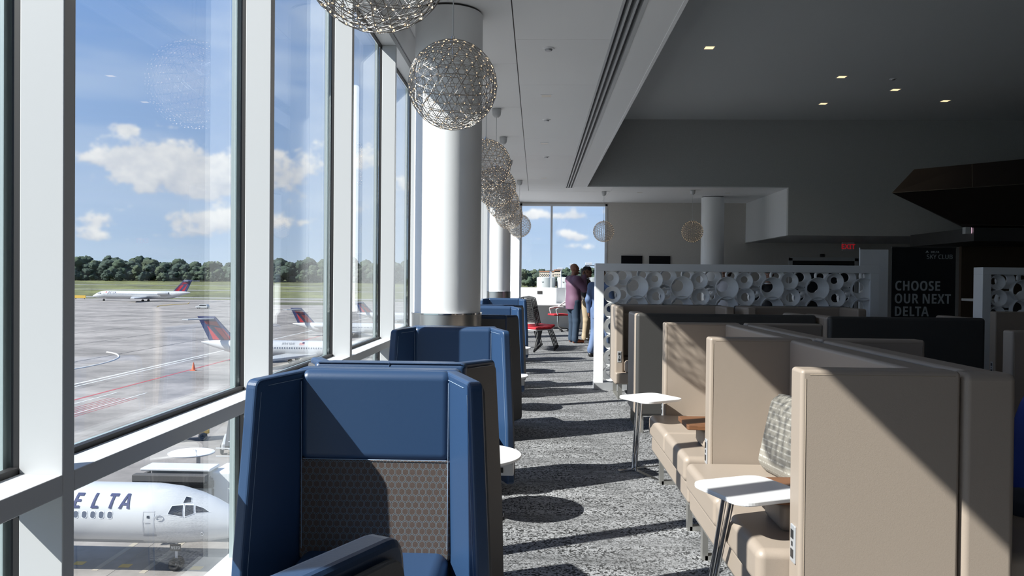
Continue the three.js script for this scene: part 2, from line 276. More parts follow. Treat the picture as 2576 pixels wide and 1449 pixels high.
struct('trim_6', b3(-1.40, -1.18, -.02, .15, DB, FAR - .35), M.frame, 'white sill along the bottom of the windows');
struct('wall_left', b3(-1.42, -1.36, -11.9, -.02, DB, FAR), M.wallPlain, 'outside wall below the windows');
{ // slot diffuser
  const g = thing('slot_diffuser', 'long black three-slot air diffuser in the white ceiling', 'air diffuser', [0, 0, 0]);
  mesh('duct', b3(.70, .90, HC + .06, HC + .158, DB + .01, 19.62), M.black, g);
  for (const x of [.694, .748, .808, .868]) mesh('blade', b3(x, x + (x === .694 ? .022 : x > .85 ? .038 : .020), HC - .006, HC + .06, DB + .01, 19.62), M.frame, g);
  mesh('end_cap', b3(.694, .906, HC - .006, HC + .06, 19.62, 19.65), M.frame, g);
  struct('trim_7', b3(.69, .91, HC, HC + .02, 19.65, 20.4), M.ceil);
  const h = thing('slot_diffuser', 'short black slot diffuser in the ceiling beside the round column', 'air diffuser');
  mesh('duct', b3(-.93, -.77, HC - .004, HC - .0005, 3.2, 6.45), M.black, h);
  for (const x of [-.94, -.885, -.825, -.77]) mesh('blade', b3(x, x + .014, HC - .008, HC - .001, 3.2, 6.47), M.frame, h);
}
// round columns with steel wrap
function column(x, d, r, label) {
  const c = thing('column', label, 'column', [x, 0, -d]);
  mesh('shaft', cyl(r, r, HC - 1.12 - .02, 72, 0, (HC - .02 + 1.12) / 2, 0), M.white, c);
  mesh('shadow_gap', cyl(r - .012, r - .012, .02, 48, 0, HC - .01, 0), M.dark, c);
  mesh('steel_wrap', [cyl(r + .012, r + .012, 1.02, 72, 0, .61, 0)], M.steel, c);
  mesh('wrap_edge', [cyl(r + .016, r + .016, .012, 72, 0, 1.12, 0)], M.chrome, c);
  mesh('plinth', cyl(r + .02, r + .02, .10, 48, 0, .05, 0), M.dark, c);
  return c;
}
column(-.79, 6.82, .295, 'large white round column with steel wrap behind the nearest blue chairs');
column(-.945, 18.9, .30, 'white round column farther along the window row near the black desk chairs');
column(4.84, 21.6, .31, 'white round column in front of the grey-brown end wall');

// recessed lights, sprinklers
function downlight(x, y, d, s, label, lit = true, group) {
  const t = thing('downlight', label, 'light', [x, y, -d], 0, group);
  mesh('trim_ring', [bx(s + .03, .006, .014, 0, -.002, -s / 2 - .008), bx(s + .03, .006, .014, 0, -.002, s / 2 + .008), bx(.014, .006, s, -s / 2 - .008, -.002, 0), bx(.014, .006, s, s / 2 + .008, -.002, 0)], M.ceil, t);
  mesh('light_lens', bx(s, .004, s, 0, -.002, 0), lit ? M.lampGlow : M.lens, t);
  if (!lit) return t;
  const L = new THREE.SpotLight(C(1, .80, .55), .8, 12, .9, .8, 2); L.name = 'downlight_beam'; L.shadow.radius = 3; L.position.set(x, y - .03, -d); L.target.position.set(x, 0, -d); L.castShadow = true; scene.add(L, L.target);
  return t;
}
[[2.92, 13.44, 'square recessed light nearest the slot diffuser in the raised ceiling'], [5.90, 15.34, 'square recessed light above the smoke detector in the raised ceiling'], [7.39, 16.35, 'square recessed light just behind the smoke detector in the raised ceiling'], [6.38, 17.64, 'square recessed light closest to the end wall of the raised ceiling'], [8.92, 17.34, 'square recessed light farthest right in the raised ceiling']].forEach(([x, d, l]) => downlight(x, HH, d, .15, l));
[[.10, 9.85, 'first square recessed light in the low white ceiling'], [.11, 13.29, 'second square recessed light in the low white ceiling'], [.14, 17.8, 'third square recessed light in the low white ceiling'], [2.7, 20.6, 'small recessed light in the low ceiling before the end wall screens'], [5.0, 20.6, 'small recessed light in the low ceiling before the end wall column']].forEach(([x, d, l]) => downlight(x, HC, d, .12, l, false));
function sprinkler(x, y, d, label) { const t = thing('sprinkler', label, 'sprinkler', [x, y, -d]); mesh('flange', cyl(.06, .055, .012, 20, 0, -.006, 0), M.ceil, t); mesh('sensor_head', cyl(.04, .032, .018, 16, 0, -.020, 0), M.plate, t); }
sprinkler(.096, HC, 7.83, 'nearest round detector on the low white ceiling'); sprinkler(.12, HC, 11.3, 'second round detector on the low white ceiling'); sprinkler(.156, HC, 14.7, 'third round detector on the low white ceiling'); sprinkler(6.95, HH, 15.5, 'smoke detector on the raised grey ceiling');

// ---------------------------------------------------------------- blue lounge chairs
const loungeProto = (() => {
  const g = {};
  const wingPts = rpoly([[-.03, .07], [.355, .07], [.35, .46], [.32, .85], [.305, 1.078], [-.03, 1.09]], .03, 5);
  const inset = rpoly([[-.02, .085], [.335, .085], [.33, .46], [.30, .85], [.285, 1.058], [-.02, 1.068]], .03, 4);
  const th = 24 * Math.PI / 180, lean = y => .022 * (1.09 - y), put = s => { s.rotateY(-(Math.PI / 2 - th)).translate(.275, 0, -.07); const p = s.attributes.position; for (let i = 0; i < p.count; i++) p.setX(i, p.getX(i) + lean(p.getY(i))); return s; };
  const w = put(ext(wingPts, .028, .011, 3).translate(0, 0, .011)); g.wingR = uvm(w); g.wingL = mirrorX(g.wingR);
  const o = put(ext(inset, .008, .002, 1).translate(0, 0, -.010)); g.outR = uvm(o); g.outL = mirrorX(g.outR);
  g.back = uvm(rb(.60, 1.02, .085, .022, 0, .58, -.05)); g.backOut = uvm(rb(.575, .97, .014, .006, 0, .57, -.096));
  g.pad = uvm(rb(.548, .325, .075, .034, 0, .926, -.006, 5)); g.weave = uvm(rb(.545, .365, .06, .012, 0, .592, -.006));
  g.seat = uvm(rb(.53, .15, .42, .045, 0, .365, .185, 5)); g.base = uvm(rb(.50, .16, .36, .02, 0, .21, .16));
  g.foot = cyl(.02, .02, .13, 12);
  const wp = (s, y, z, sg) => { const v = V(s, y, z).applyAxisAngle(V(0, 1, 0), -(Math.PI / 2 - th)).add(V(.275, 0, -.07)); v.x = (v.x + lean(y)) * sg; return v; };
  const seam = [];
  for (const sg of [-1, 1]) { seam.push(tube([[.325, .20], [.322, .46], [.296, .85], [.283, 1.035]].map(([s, y]) => wp(s, y, .0508, sg)), .0010, 40, 4)); seam.push(tube([wp(.06, 1.060, .0515, sg), wp(.25, 1.054, .0515, sg)], .0012, 8, 4)); seam.push(tube([V(sg * .262, .45, .027), V(sg * .263, .77, .027), V(sg * .263, 1.05, .036)], .0013, 20, 4)); }
  seam.push(tube([V(-.258, .772, .028), V(.258, .772, .028)], .0014, 8, 4));
  g.seam = merge(seam);
  g.welt = merge([tube([V(-.28, 1.088, -.088), V(.28, 1.088, -.088)], .003, 8, 5), tube([V(0, 1.09, -.09), V(0, 1.03, -.095)], .002, 6, 4)]);
  return g;
})();
function lounge(d, away, label) {
  const t = thing('lounge_chair', label, 'chair', [-.572, 0, -d], away ? Math.PI : 0, 'blue high-back lounge chairs along the windows'), g = loungeProto;
  mesh('backrest', g.back, M.blue, t); const bp = mesh('back_shell', g.backOut, M.shell, t); bp.userData.label = 'charcoal outer shell';
  mesh('back_cushion', g.pad, M.blue, t); const wv = mesh('lumbar_panel', g.weave, M.honey, t); wv.userData.label = 'brown woven honeycomb lumbar panel';
  for (const s of ['R', 'L']) { const w = mesh('wing', g['wing' + s], M.blue, t); mesh('outer_shell', g['out' + s], M.shell, w); }
  mesh('seat', g.seat, M.blue, t); mesh('seat_base', g.base, M.shell, t);
  for (const x of [-.2, .2]) for (const z of [.02, .30]) { const f = mesh('foot', g.foot, M.legs, t); f.position.set(x, .065, z); }
  mesh('stitching', g.seam, M.stitch, t); mesh('welt', g.welt, M.blue, t);
  return t;
}
lounge(.82, true, 'blue lounge chair nearest the camera, only the wing tip showing at the bottom');
lounge(2.77, false, 'large blue lounge chair facing the camera with honeycomb back, half in sun');
lounge(3.10, true, 'blue lounge chair back to back with the nearest facing one, grey side showing');
lounge(5.34, false, 'blue lounge chair facing the camera just in front of the first white column');
lounge(7.24, true, 'blue lounge chair turned away right behind the first white column');
lounge(9.55, false, 'blue lounge chair facing the camera beyond the second small round table');
lounge(10.15, true, 'blue lounge chair turned away, behind the third one facing the camera');
lounge(13.6, false, 'farthest blue lounge chair, facing the camera next to the nested desk chairs');

// small round tables with power
function roundTable(d, label) {
  const t = thing('side_table', label, 'table', [-.363, 0, -d], 0, 'round white tables between the blue chairs'), R = .283, H = .378;
  const pr = [[0, H - .028], [R - .03, H - .028], [R - .006, H - .02], [R, H - .012], [R, H - .006], [R - .004, H], [0, H]].map(p => new THREE.Vector2(...p));
  mesh('table_top', new THREE.LatheGeometry(pr, 72), M.top, t);
  const p = mesh('power_box', rb(.34, .07, .12, .006, .07, H - .065, .06), M.frame, t);
  for (const x of [.10, .165]) mesh('socket', bx(.028, .03, .004, x, H - .066, .122), M.black, p); mesh('usb_port', bx(.012, .02, .004, .134, H - .06, .122), M.black, p);
  mesh('pedestal', cyl(.03, .03, H - .05, 24, 0, H / 2 - .01, 0), M.chrome, t);
  mesh('base_plate', new THREE.LatheGeometry([[0, .028], [.07, .026], [.175, .016], [.18, .008], [.18, 0], [0, 0]].map(q => new THREE.Vector2(...q)).reverse(), 56), M.dark, t);
  mesh('base_rim', new THREE.TorusGeometry(.178, .005, 8, 56).rotateX(Math.PI / 2).translate(0, .011, 0), M.chrome, t);
}
roundTable(4.61, 'nearest small round white table beside the blue chair wing'); roundTable(8.45, 'second small round white table, farther down the aisle'); roundTable(11.9, 'third small round white table, before the farthest blue chair');

// ---------------------------------------------------------------- tan booths
const H1 = 1.12;
const geoCache = {};
const gc = (k, f) => geoCache[k] || (geoCache[k] = f());
function legFrame(parent, x0, x1, z, s) { // sled leg of flat steel bar under the seat
  mesh('leg', [bx(.028, .19, .05, s * x0, .095, z), bx(.028, .19, .05, s * x1, .095, z), bx(Math.abs(x1 - x0), .024, .05, s * (x0 + x1) / 2, .012, z)], M.legs, parent);
}
function outlet(parent, x, y, z, turn) { // plate on a panel end
  const o = new THREE.Group(); o.name = 'outlet'; o.position.set(x, y, z); o.rotation.y = turn; parent.add(o);
  mesh('plate', rb(.046, .132, .008, .004), M.plate, o); mesh('socket', bx(.026, .03, .004, 0, .034, .0035), M.black, o); mesh('socket', bx(.026, .03, .004, 0, -.034, .0035), M.black, o); mesh('usb_port', bx(.012, .016, .004, 0, 0, .0035), M.black, o);
  return o;
}
function dividerPanel(t, s, z, withOutlet = true) {
  const p = mesh('divider', gc('div', () => uvm(rb(.54, H1 - .17, .11, .014, .27, (H1 + .17) / 2, 0, 4))), M.tan, t); p.position.z = z; if (s < 0) p.position.x = -.54;
  mesh('piping', gc('divpa' + s, () => tube([V(s * .017, .2, .0545), V(s * .017, H1 - .03, .0545)], .0022, 10, 5)), M.tanSeam, t).position.z = z;
  mesh('piping', gc('divpb' + s, () => tube([V(s * .03, H1 - .0165, .0545), V(s * .52, H1 - .0165, .0545)], .0016, 10, 5)), M.tanSeam, t).position.z = z;
  mesh('piping', gc('divpc' + s, () => tube([V(s * .017, .2, -.0545), V(s * .017, H1 - .03, -.0545)], .0022, 10, 5)), M.tanSeam, t).position.z = z;
  if (withOutlet) outlet(t, s * -.003, .505, z + .005, s > 0 ? -Math.PI / 2 : Math.PI / 2);
}
function bayModule(x, d, s, label, opt = {}) {
  const t = thing('booth_sofa', label, 'sofa', [x, 0, -d], 0, 'tan booth sofas with tall divider panels'), L = opt.bay ?? 1.345, z0 = -.11;
  if (opt.spine) mesh('end_panel', uvm(rb(.18, H1 - .175, .11, .026, s * .50, (H1 + .165) / 2, -.055, 4)), M.tan, t); else dividerPanel(t, s, -.055);
  if (opt.end) dividerPanel(t, s, -.11 - L - .055);
  mesh('backrest', gc('bk' + s + L, () => uvm(rb(.11, H1 - .175, L, .016, s * .484, (H1 + .165) / 2, -.11 - L / 2, 4))), M.tan, t);
  mesh('back_cushion', gc('bc' + s + L, () => uvm(rb(.07, .36, L - .02, .034, s * .412, .63, -.11 - L / 2, 4))), M.tan, t);
  mesh('seat_base', gc('sb' + s + L, () => uvm(rb(.585, .115, L - .004, .018, s * .205, .2575, -.11 - L / 2, 3))), M.tan, t);
  mesh('under_frame', gc('uf' + s + L, () => bx(.57, .02, L - .02, s * .21, .197, -.11 - L / 2)), M.legs, t);
  for (const k of [0, 1]) { const c = mesh('seat_cushion', gc('sc' + s + L, () => uvm(rb(.62, .145, L / 2 - .002, .034, s * .20, .385, 0, 5))), M.tan, t); c.position.z = -.11 - L * (.25 + .5 * k); }
  for (const k of [0, 1]) mesh('cushion_piping', gc('cp' + s + L + k, () => tube([V(s * -.095, .449, -.11 - L * .5 * k - .05), V(s * -.095, .449, -.11 - L * .5 * (k + 1) + .05)], .0025, 8, 5)), M.tanSeam, t);
  if (opt.tray !== false) {
    const w = mesh('side_tray', gc('tr' + s, () => uvm(ext(rpoly([[s * -.055, .19], [s * .42, .14], [s * .42, .52], [s * -.055, .50]], .012, 3), .020, .003, 2).rotateX(-Math.PI / 2))), M.wood, t); w.position.set(0, .573, -.11); w.userData.label = 'wooden tray';
    mesh('tray_support', gc('ts' + s, () => uvm(rb(.38, .12, .24, .03, s * .23, .512, 0, 3))), M.tan, t).position.z = -.11 - .33;
  }
  legFrame(t, 0 - .04, .46, -.30, s); legFrame(t, -.04, .46, -.11 - L + .16, s);
  return t;
}
bayModule(.91, 2.685, 1, 'nearest tan booth sofa, its tall divider filling the lower right, wood tray behind it', {});
bayModule(.925, 4.147, 1, 'second tan booth sofa from the camera, with the wooden tray and two dividers', { end: true });
bayModule(2.05, 2.685, -1, 'tan booth sofa backed against the nearest one, facing the dark side of the room', { spine: true, tray: false });
bayModule(2.05, 4.147, -1, 'tan booth sofa backed against the second one, facing the dark side of the room', { end: true });
bayModule(3.07, 3.64, 1, 'tan booth sofa in the dark by the right edge of the photo, pale panel end', { end: true });
bayModule(5.0, 7.15, 1, 'tan booth sofa in the dark just in front of the small right-hand bubble screen', { end: true });

function wideSofa(w, x, d, away, label) {
  const t = thing('high_back_sofa', label, 'sofa', [x, 0, -d], away ? Math.PI : 0, 'long high-back tan sofas'), hw = w / 2;
  mesh('backrest', uvm(rb(w - .012, H1 - .18, .10, .026, 0, (H1 + .17) / 2, -.045, 4)), M.tan, t); mesh('back_shell', uvm(rb(w, H1 - .17, .08, .03, 0, (H1 + .17) / 2, -.085, 4)), M.shellDark, t).userData.label = 'charcoal outer back';
  mesh('back_cushion', uvm(rb(w - .24, .55, .09, .035, 0, .73, .04, 4)), M.tan, t);
  for (const s of [-1, 1]) { const a = mesh('wing', uvm(rb(.11, H1 - .17 - .004, .56, .026, s * (hw - .055), (H1 + .17) / 2 - .002, .26, 4)), M.tan, t); outlet(a, s * (hw - .055), .505, .5405, 0); mesh('piping', tube([V(s * (hw - .018), .2, .536), V(s * (hw - .018), H1 - .04, .536)], .0022, 10, 5), M.tanSeam, t); }
  mesh('seat_base', uvm(rb(w - .01, .13, .66, .018, 0, .255, .29, 3)), M.tan, t);
  for (const s of [-1, 1]) mesh('seat_cushion', uvm(rb((w - .23) / 2 - .002, .145, .60, .034, s * ((w - .23) / 4), .39, .31, 5)), M.tan, t);
  mesh('under_frame', bx(w - .06, .02, .62, 0, .19, .28), M.legs, t);
  for (const s of [-1, 1]) { mesh('leg', [bx(.05, .19, .012, s * (hw - .06), .095, .57), bx(.05, .19, .012, s * (hw - .06), .095, -.02), bx(.05, .012, .59, s * (hw - .06), .006, .275)], M.legs, t); }
  return t;
}
wideSofa(1.64, 1.745, 7.29, true, 'long tan sofa turned away, its dark back behind the third divider panel');
wideSofa(1.36, 3.27, 7.06, true, 'dark sofa back under the black banner, turned away from the camera');
wideSofa(1.42, 1.655, 9.86, false, 'long tan sofa facing the camera against the white bubble screen, sunlit arm end');
wideSofa(1.38, 3.16, 9.70, false, 'dark sofa facing the camera at the far end of the bubble screen');

{ // pillow
  const g = rb(.14, .40, .40, .069, 0, 0, 0, 8), p = g.attributes.position;
  for (let i = 0; i < p.count; i++) { const y = p.getY(i) / .2, z = p.getZ(i) / .2; const k = .35 + .65 * Math.pow(clamp(1 - Math.max(Math.abs(y), Math.abs(z)) ** 3), .5); p.setX(i, p.getX(i) * k); }
  g.computeVertexNormals(); const u = uvm(g); u.rotateZ(-.22); 
  const o = thing('pillow', 'grey patterned scatter pillow leaning behind the nearest divider', 'pillow', [1.245, .655, -3.83], .18);
  mesh('cover', u, M.pillow, o); mesh('seam', tube([V(0, -.19, -.19), V(0, -.19, .19), V(0, .19, .19), V(0, .19, -.19), V(0, -.19, -.19)], .003, 60, 5).rotateZ(-.22), std([.4, .38, .35], .9), o);
}
// square pull-up tables
function pullTable(x, d, turn, label) {
  const t = thing('pull_up_table', label, 'table', [x, 0, -d], 0, 'square white pull-up tables'), H = .62, a = .168;
  mesh('table_top', ext(rpoly([[-a, -a], [a, -a], [a, a], [-a, a]], .075, 10), .010, .004, 2).rotateX(-Math.PI / 2).rotateY(turn).translate(0, H - .014, 0), M.top, t);
  mesh('top_plate', bx(.12, .006, .09, -.06, H - .018, -.02), M.chrome, t);
  const foot = V(-.055, .02, -.46), tp = V(-.085, H - .016, -.03);
  mesh('leg', tube([tp, tp.clone().lerp(foot, .5).add(V(0, -.01, 0)), foot], .012, 20, 10), M.chrome, t);
  mesh('leg', tube([tp.clone().add(V(.032, 0, 0)), tp.clone().lerp(foot, .5).add(V(.024, -.01, 0)), foot.clone().add(V(.02, 0, 0))], .012, 20, 10), M.chrome, t);
  for (const [fx, fz] of [[.073, -.15], [.185, -.58], [-.17, -.39]]) { const b = V(fx, .008, fz), A = foot.clone().setY(.008), q = b.clone().sub(A), L = q.length(); mesh('foot', bx(L, .012, .034, L / 2, 0, 0).rotateY(Math.atan2(-q.z, q.x)).translate(A.x, A.y, A.z), M.chrome, t); }
  return t;
}
pullTable(.835, 3.03, .40, 'near white square pull-up table half hidden by the nearest divider');
pullTable(.790, 5.36, .55, 'far white square pull-up table standing alone beyond the second booth');

// ---------------------------------------------------------------- bubble screens
function bubbleGeo(R, r, ox, oy) { // an eccentric dish: wide rim in front, small hole set off to one side at the back
  const n = 36, rings = [[R * .93, -.055, 0, 0], [R, .045, 0, 0], [R - .007, .045, 0, 0], [lerp(R, r, .55), .004, ox * .55, oy * .55], [r + .004, -.035, ox, oy], [r, -.05, ox, oy], [r + .006, -.055, ox, oy]];
  const pos = [], idx = [];
  rings.forEach(([q, z, x, y]) => { for (let i = 0; i < n; i++) { const a = i / n * 2 * Math.PI; pos.push(x + q * Math.cos(a), y + q * Math.sin(a), z); } });
  const m = rings.length;
  for (let k = 0; k < m; k++) for (let i = 0; i < n; i++) { const a = k * n + i, b = k * n + (i + 1) % n, c = ((k + 1) % m) * n + i, d = ((k + 1) % m) * n + (i + 1) % n; idx.push(a, b, c, b, d, c); }
  const g = new THREE.BufferGeometry(); g.setAttribute('position', new THREE.Float32BufferAttribute(pos, 3)); g.setIndex(idx);
  const f = g.toNonIndexed(); f.computeVertexNormals(); // crease at the rims, smooth round the cone
  const p = f.attributes.position, nn = f.attributes.normal; const acc = new Map(), key = (i, t) => [p.getX(i), p.getY(i), p.getZ(i)].map(v => v.toFixed(5)).join() + t;
  const fn = []; for (let i = 0; i < p.count; i += 3) fn.push(V(nn.getX(i), nn.getY(i), nn.getZ(i)));
  for (let i = 0; i < p.count; i++) { const t = Math.floor(i / 3 / (n * 2)); const k = key(i, t); acc.set(k, (acc.get(k) || V(0, 0, 0)).add(fn[Math.floor(i / 3)])); }
  for (let i = 0; i < p.count; i++) { const t = Math.floor(i / 3 / (n * 2)); const v = acc.get(key(i, t)).clone().normalize(); nn.setXYZ(i, v.x, v.y, v.z); }
  return norm(f);
}
const BUB = { A: bubbleGeo(.148, .074, -.045, .022), B: bubbleGeo(.113, .044, .02, .014), B2: bubbleGeo(.120, .056, .02, -.005), Cc: bubbleGeo(.112, .060, -.012, .016), Dd: bubbleGeo(.085, .045, 0, -.01), E: bubbleGeo(.101, .043, -.008, .015), E2: bubbleGeo(.113, .054, .012, -.008) };
function bubbleScreen(x0, x1, d, label) {
  const t = thing('bubble_screen', label, 'screen', [x0, 0, -d]), W = x1 - x0, H = 1.64, T = .22, xi = .11, top = .095;
  mesh('frame', [rb(W, top, T, .004, W / 2, H - top / 2, -T / 2), rb(xi, H - top, T, .004, xi / 2, (H - top) / 2, -T / 2), rb(.115, H - top, T, .004, W - .0575, (H - top) / 2, -T / 2), rb(W - xi - .115, .08, T, .004, W / 2, .04, -T / 2)], M.white, t);
  mesh('plinth', b3(-.006, W + .006, 0, .09, -.006, T + .006), M.plate, t);
  const z = -T / 2, y0 = H - top, inW = W - xi - .115;
  const ring = (g, x, y, dz) => { if (x > inW + .03 || y < .1 - .06) return; const o = mesh('bubble', BUB[g], M.white, t); o.position.set(xi + x, y, z + dz); };
  for (let j = 0; j < 7; j++) ring(j % 2 ? 'E2' : 'E', j % 2 ? .112 : .098, y0 - .103 - .206 * j, .045);
  for (let k = 0; .431 + .58 * k < inW + .03; k++) {
    const x = .431 + .58 * k;
    for (let j = 0; j < 6; j++) ring('A', x, y0 - .209 - .252 * j, .055);
    for (let j = 0; j < 7; j++) ring(j % 2 ? 'B2' : 'B', x + (j % 2 ? .243 : .222), y0 - .113 - .209 * j, .04);
    for (let j = 0; j < 6; j++) ring('Cc', x - .165, y0 - .075 - .252 * j, -.045);
    for (let j = 0; j < 6; j++) ring('Dd', x + .375, y0 - .25 - .25 * j, -.05);
    for (let j = 0; j < 6; j++) ring('Dd', x + .095, y0 - .04 - .252 * j, -.05);
  }
  return t;
}
bubbleScreen(.765, 4.40, 10.1, 'long white screen filled with round bubble dishes behind the tan sofas');
bubbleScreen(5.86, 8.4, 10.38, 'white bubble screen cut by the right edge of the photo');

// ---------------------------------------------------------------- pendant globes
const pendant = (() => {
  const R = .275, ico = mergeVertices(new THREE.IcosahedronGeometry(1, 4).deleteAttribute('uv').deleteAttribute('normal'), 1e-4);
  const p = ico.attributes.position, ix = ico.index.array, E = new Set(), vs = []; for (let i = 0; i < p.count; i++) vs.push(V(p.getX(i), p.getY(i), p.getZ(i)).normalize());
  for (let i = 0; i < ix.length; i += 3) for (const [a, b] of [[0, 1], [1, 2], [2, 0]]) { const u = ix[i + a], w = ix[i + b]; E.add(Math.min(u, w) + '_' + Math.max(u, w)); }
  const list = []; for (const e of E) { const [a, b] = e.split('_').map(Number); for (const [r, q] of [[R, .0018], [R * .945, .0014]]) list.push(bar(vs[a].clone().multiplyScalar(r), vs[b].clone().multiplyScalar(r), q, 4)); }
  const pins = vs.map(v => bar(v.clone().multiplyScalar(R * .95), v.clone().multiplyScalar(R * 1.005), .0012, 4));
  const leds = vs.map(v => new THREE.OctahedronGeometry(.0047, 1).translate(v.x * R * .985, v.y * R * .985, v.z * R * .985));
  return { wires: merge([...list, ...pins]), leds: merge(leds), R };
})();
function globe(x, y, d, label) {
  const t = thing('pendant_lamp', label, 'lamp', [x, y, -d], d * 1.7, 'wire globe pendant lamps');
  const w = mesh('wire_globe', pendant.wires, M.wire, t); w.userData = { kind: 'stuff', label: 'globe of thin steel wire triangles' };
  const l = mesh('led_lights', pendant.leds, M.led, t); l.userData = { kind: 'stuff', label: 'tiny warm lights at the wire joints' };
  const h = HC - y; mesh('cable', cyl(.0035, .0035, h - pendant.R - .07, 8, 0, pendant.R + (h - pendant.R - .07) / 2, 0), M.frame, t);
  mesh('hub', [cyl(.012, .02, .05, 12, 0, pendant.R + .0, 0), cyl(.004, .004, .10, 8, 0, pendant.R - .04, 0)], M.chrome, t);
  mesh('ceiling_canopy', new THREE.LatheGeometry([[0, h - .12], [.03, h - .118], [.055, h - .09], [.062, h - .04], [.062, h - .001], [0, h - .001]].map(q => new THREE.Vector2(...q)), 28), M.frame, t);
  const L = new THREE.PointLight(C(1, .74, .42), .05, 8, 2); L.name = 'pendant_glow'; L.shadow.radius = 12; L.position.set(x, y, -d); L.castShadow = true; scene.add(L);
}
globe(-.595, 2.60, 2.82, 'nearest wire globe lamp, cut by the top of the photo');
globe(-.532, 2.62, 4.80, 'second wire globe lamp, whole, hanging before the first white column');
globe(-.57, 2.68, 8.5, 'third wire globe lamp, showing just right of the first column');
globe(-.57, 2.68, 10.6, 'fourth wire globe lamp down the window row');
globe(-.57, 2.68, 12.7, 'fifth wire globe lamp down the window row');
globe(-.56, 2.68, 15.2, 'sixth wire globe lamp down the window row');
globe(-.42, 2.68, 18.2, 'seventh wire globe lamp, the farthest of the window row, next to the end window');
globe(1.74, 2.70, 20.4, 'small wire globe lamp hanging before the end window right jamb');
globe(3.97, 2.69, 20.0, 'small wire globe lamp hanging before the end wall column');

const fontB = await new FontLoader().loadAsync('fonts/droid/droid_sans_bold.typeface.json'), fontR = await new FontLoader().loadAsync('fonts/droid/droid_sans_regular.typeface.json');
// ---------------------------------------------------------------- end of the room
{ // work counter under the end window
  const t = thing('work_counter', 'white work counter with upright screen under the end window', 'counter', [0, 0, 0]);
  mesh('worktop', rb3(-.62, 2.0, .69, .735, 22.0, 22.75, .01), M.top, t);
  const p = mesh('screen_panel', rb3(-.46, 2.0, .735, 1.19, 22.72, 22.78, .008), M.white, t);
  const o = mesh('power_outlet', b3(.02, .17, 1.0, 1.09, 22.714, 22.72), M.dark, p); o.userData.label = 'black outlet';
  mesh('modesty_panel', b3(-.6, 1.98, 0, .69, 22.70, 22.74), M.wallPlain, t);
  mesh('side_panel', b3(1.94, 2.0, 0, .69, 22.02, 22.70), M.wallPlain, t);
}
for (const [x, l] of [[2.83, 'black wall monitor nearer the end window'], [3.66, 'black wall monitor nearer the end wall column']]) { const t = thing('monitor', l, 'monitor', [x, 2.0, -FAR + .03]); mesh('bezel', rb(.63, .37, .04, .006, 0, -.02, -.005), M.black, t); mesh('screen', bx(.60, .34, .004, 0, -.02, .017), std([.012, .012, .014], .15), t); }
{ // doors beyond the soffit, exit sign
  const d = sgroup('door_1', 'double door with pale frame below the exit sign');
  mesh('frame', [b3(7.48, 7.58, 0, 2.14, FAR - .05, FAR), b3(9.40, 9.50, 0, 2.14, FAR - .05, FAR), b3(7.48, 9.50, 2.06, 2.16, FAR - .05, FAR)], M.wallPlain, d);
  mesh('leaf', b3(7.58, 8.485, .01, 2.06, FAR - .03, FAR - .005), M.dark, d); mesh('leaf', b3(8.495, 9.40, .01, 2.06, FAR - .03, FAR - .005), M.dark, d);
  for (const x of [7.72, 8.62]) { mesh('glazing', b3(x, x + .62, .9, 1.95, FAR - .036, FAR - .03), M.paneDark, d); }
  const e = thing('exit_sign', 'red exit sign hanging below the grey soffit', 'sign', [8.78, 2.44, -22.2]);
  mesh('housing', rb(.34, .24, .05, .006, 0, 0, 0), M.wallPlain, e); mesh('hanger', bx(.03, .06, .02, 0, .14, 0), M.plate, e);
  const sh = fontB.generateShapes('EXIT', .135); const tg = new THREE.ExtrudeGeometry(sh, { depth: .004, bevelEnabled: false }); tg.computeBoundingBox(); tg.translate(-(tg.boundingBox.max.x + tg.boundingBox.min.x) / 2, -.067, .026);
  mesh('sign_letters', tg, M.exitRed, e);
  const cam = thing('wall_box', 'small dark box on the wall beneath the exit sign', 'sensor', [8.45, 2.22, -FAR + .03]); mesh('case', rb(.12, .09, .06, .01), M.dark, cam); mesh('lens', cyl(.02, .02, .01, 12).rotateX(Math.PI / 2).translate(0, 0, .032), M.black, cam);
}
function flatText(str, size, font, depth = .003) { const g = new THREE.ExtrudeGeometry(font.generateShapes(str, size), { depth, bevelEnabled: false, curveSegments: 4 }); g.computeBoundingBox(); return g; }
{ // pull-up banners
  const b = thing('banner', 'black pull-up banner with pale lettering behind the sofas', 'banner', [5.40, 0, -11.98]);
  mesh('fabric', b3(0, .955, .06, 1.96, 0, .012), std([.006, .007, .009], .6), b); mesh('base', rb3(-.02, .975, 0, .07, -.08, .14, .02), M.plate, b); mesh('top_bar', rb3(-.005, .96, 1.955, 1.975, -.008, .02, .005), M.dark, b);
  mesh('pole', cyl(.012, .012, 1.9, 10, .48, 1.0, -.04), M.plate, b);
  const put = (s, size, x, y, f, right) => { const g = flatText(s, size, f); if (size > .1) g.scale(.85, 1, 1); const w = g.boundingBox.max.x; g.translate(right ? x - w : x, y, .001); mesh('lettering', g, M.text, b).userData.label = 'pale grey lettering'; };
  put('CHOOSE', .148, .045, 1.31, fontB); put('OUR NEXT', .148, .040, 1.115, fontB); put('DELTA', .148, .040, .92, fontB); put('SKY CLUB', .066, .905, 1.795, fontR, true); put('DELTA', .030, .705, 1.885, fontB, true);
  mesh('emblem', ext([[.50, 1.885], [.525, 1.893], [.55, 1.885], [.525, 1.925]], .003).translate(0, 0, .001), M.text, b);
  const c = thing('banner', 'plain pale pull-up panel standing against the black banner', 'banner', [4.93, 0, -12.0]);
  mesh('fabric', b3(0, .425, .06, 1.93, 0, .012), M.white, c); mesh('base', rb3(-.01, .425, 0, .07, -.06, .12, .02), M.plate, c); mesh('pole', cyl(.010, .010, 1.93, 10, .004, .99, -.02), M.plate, c);
}
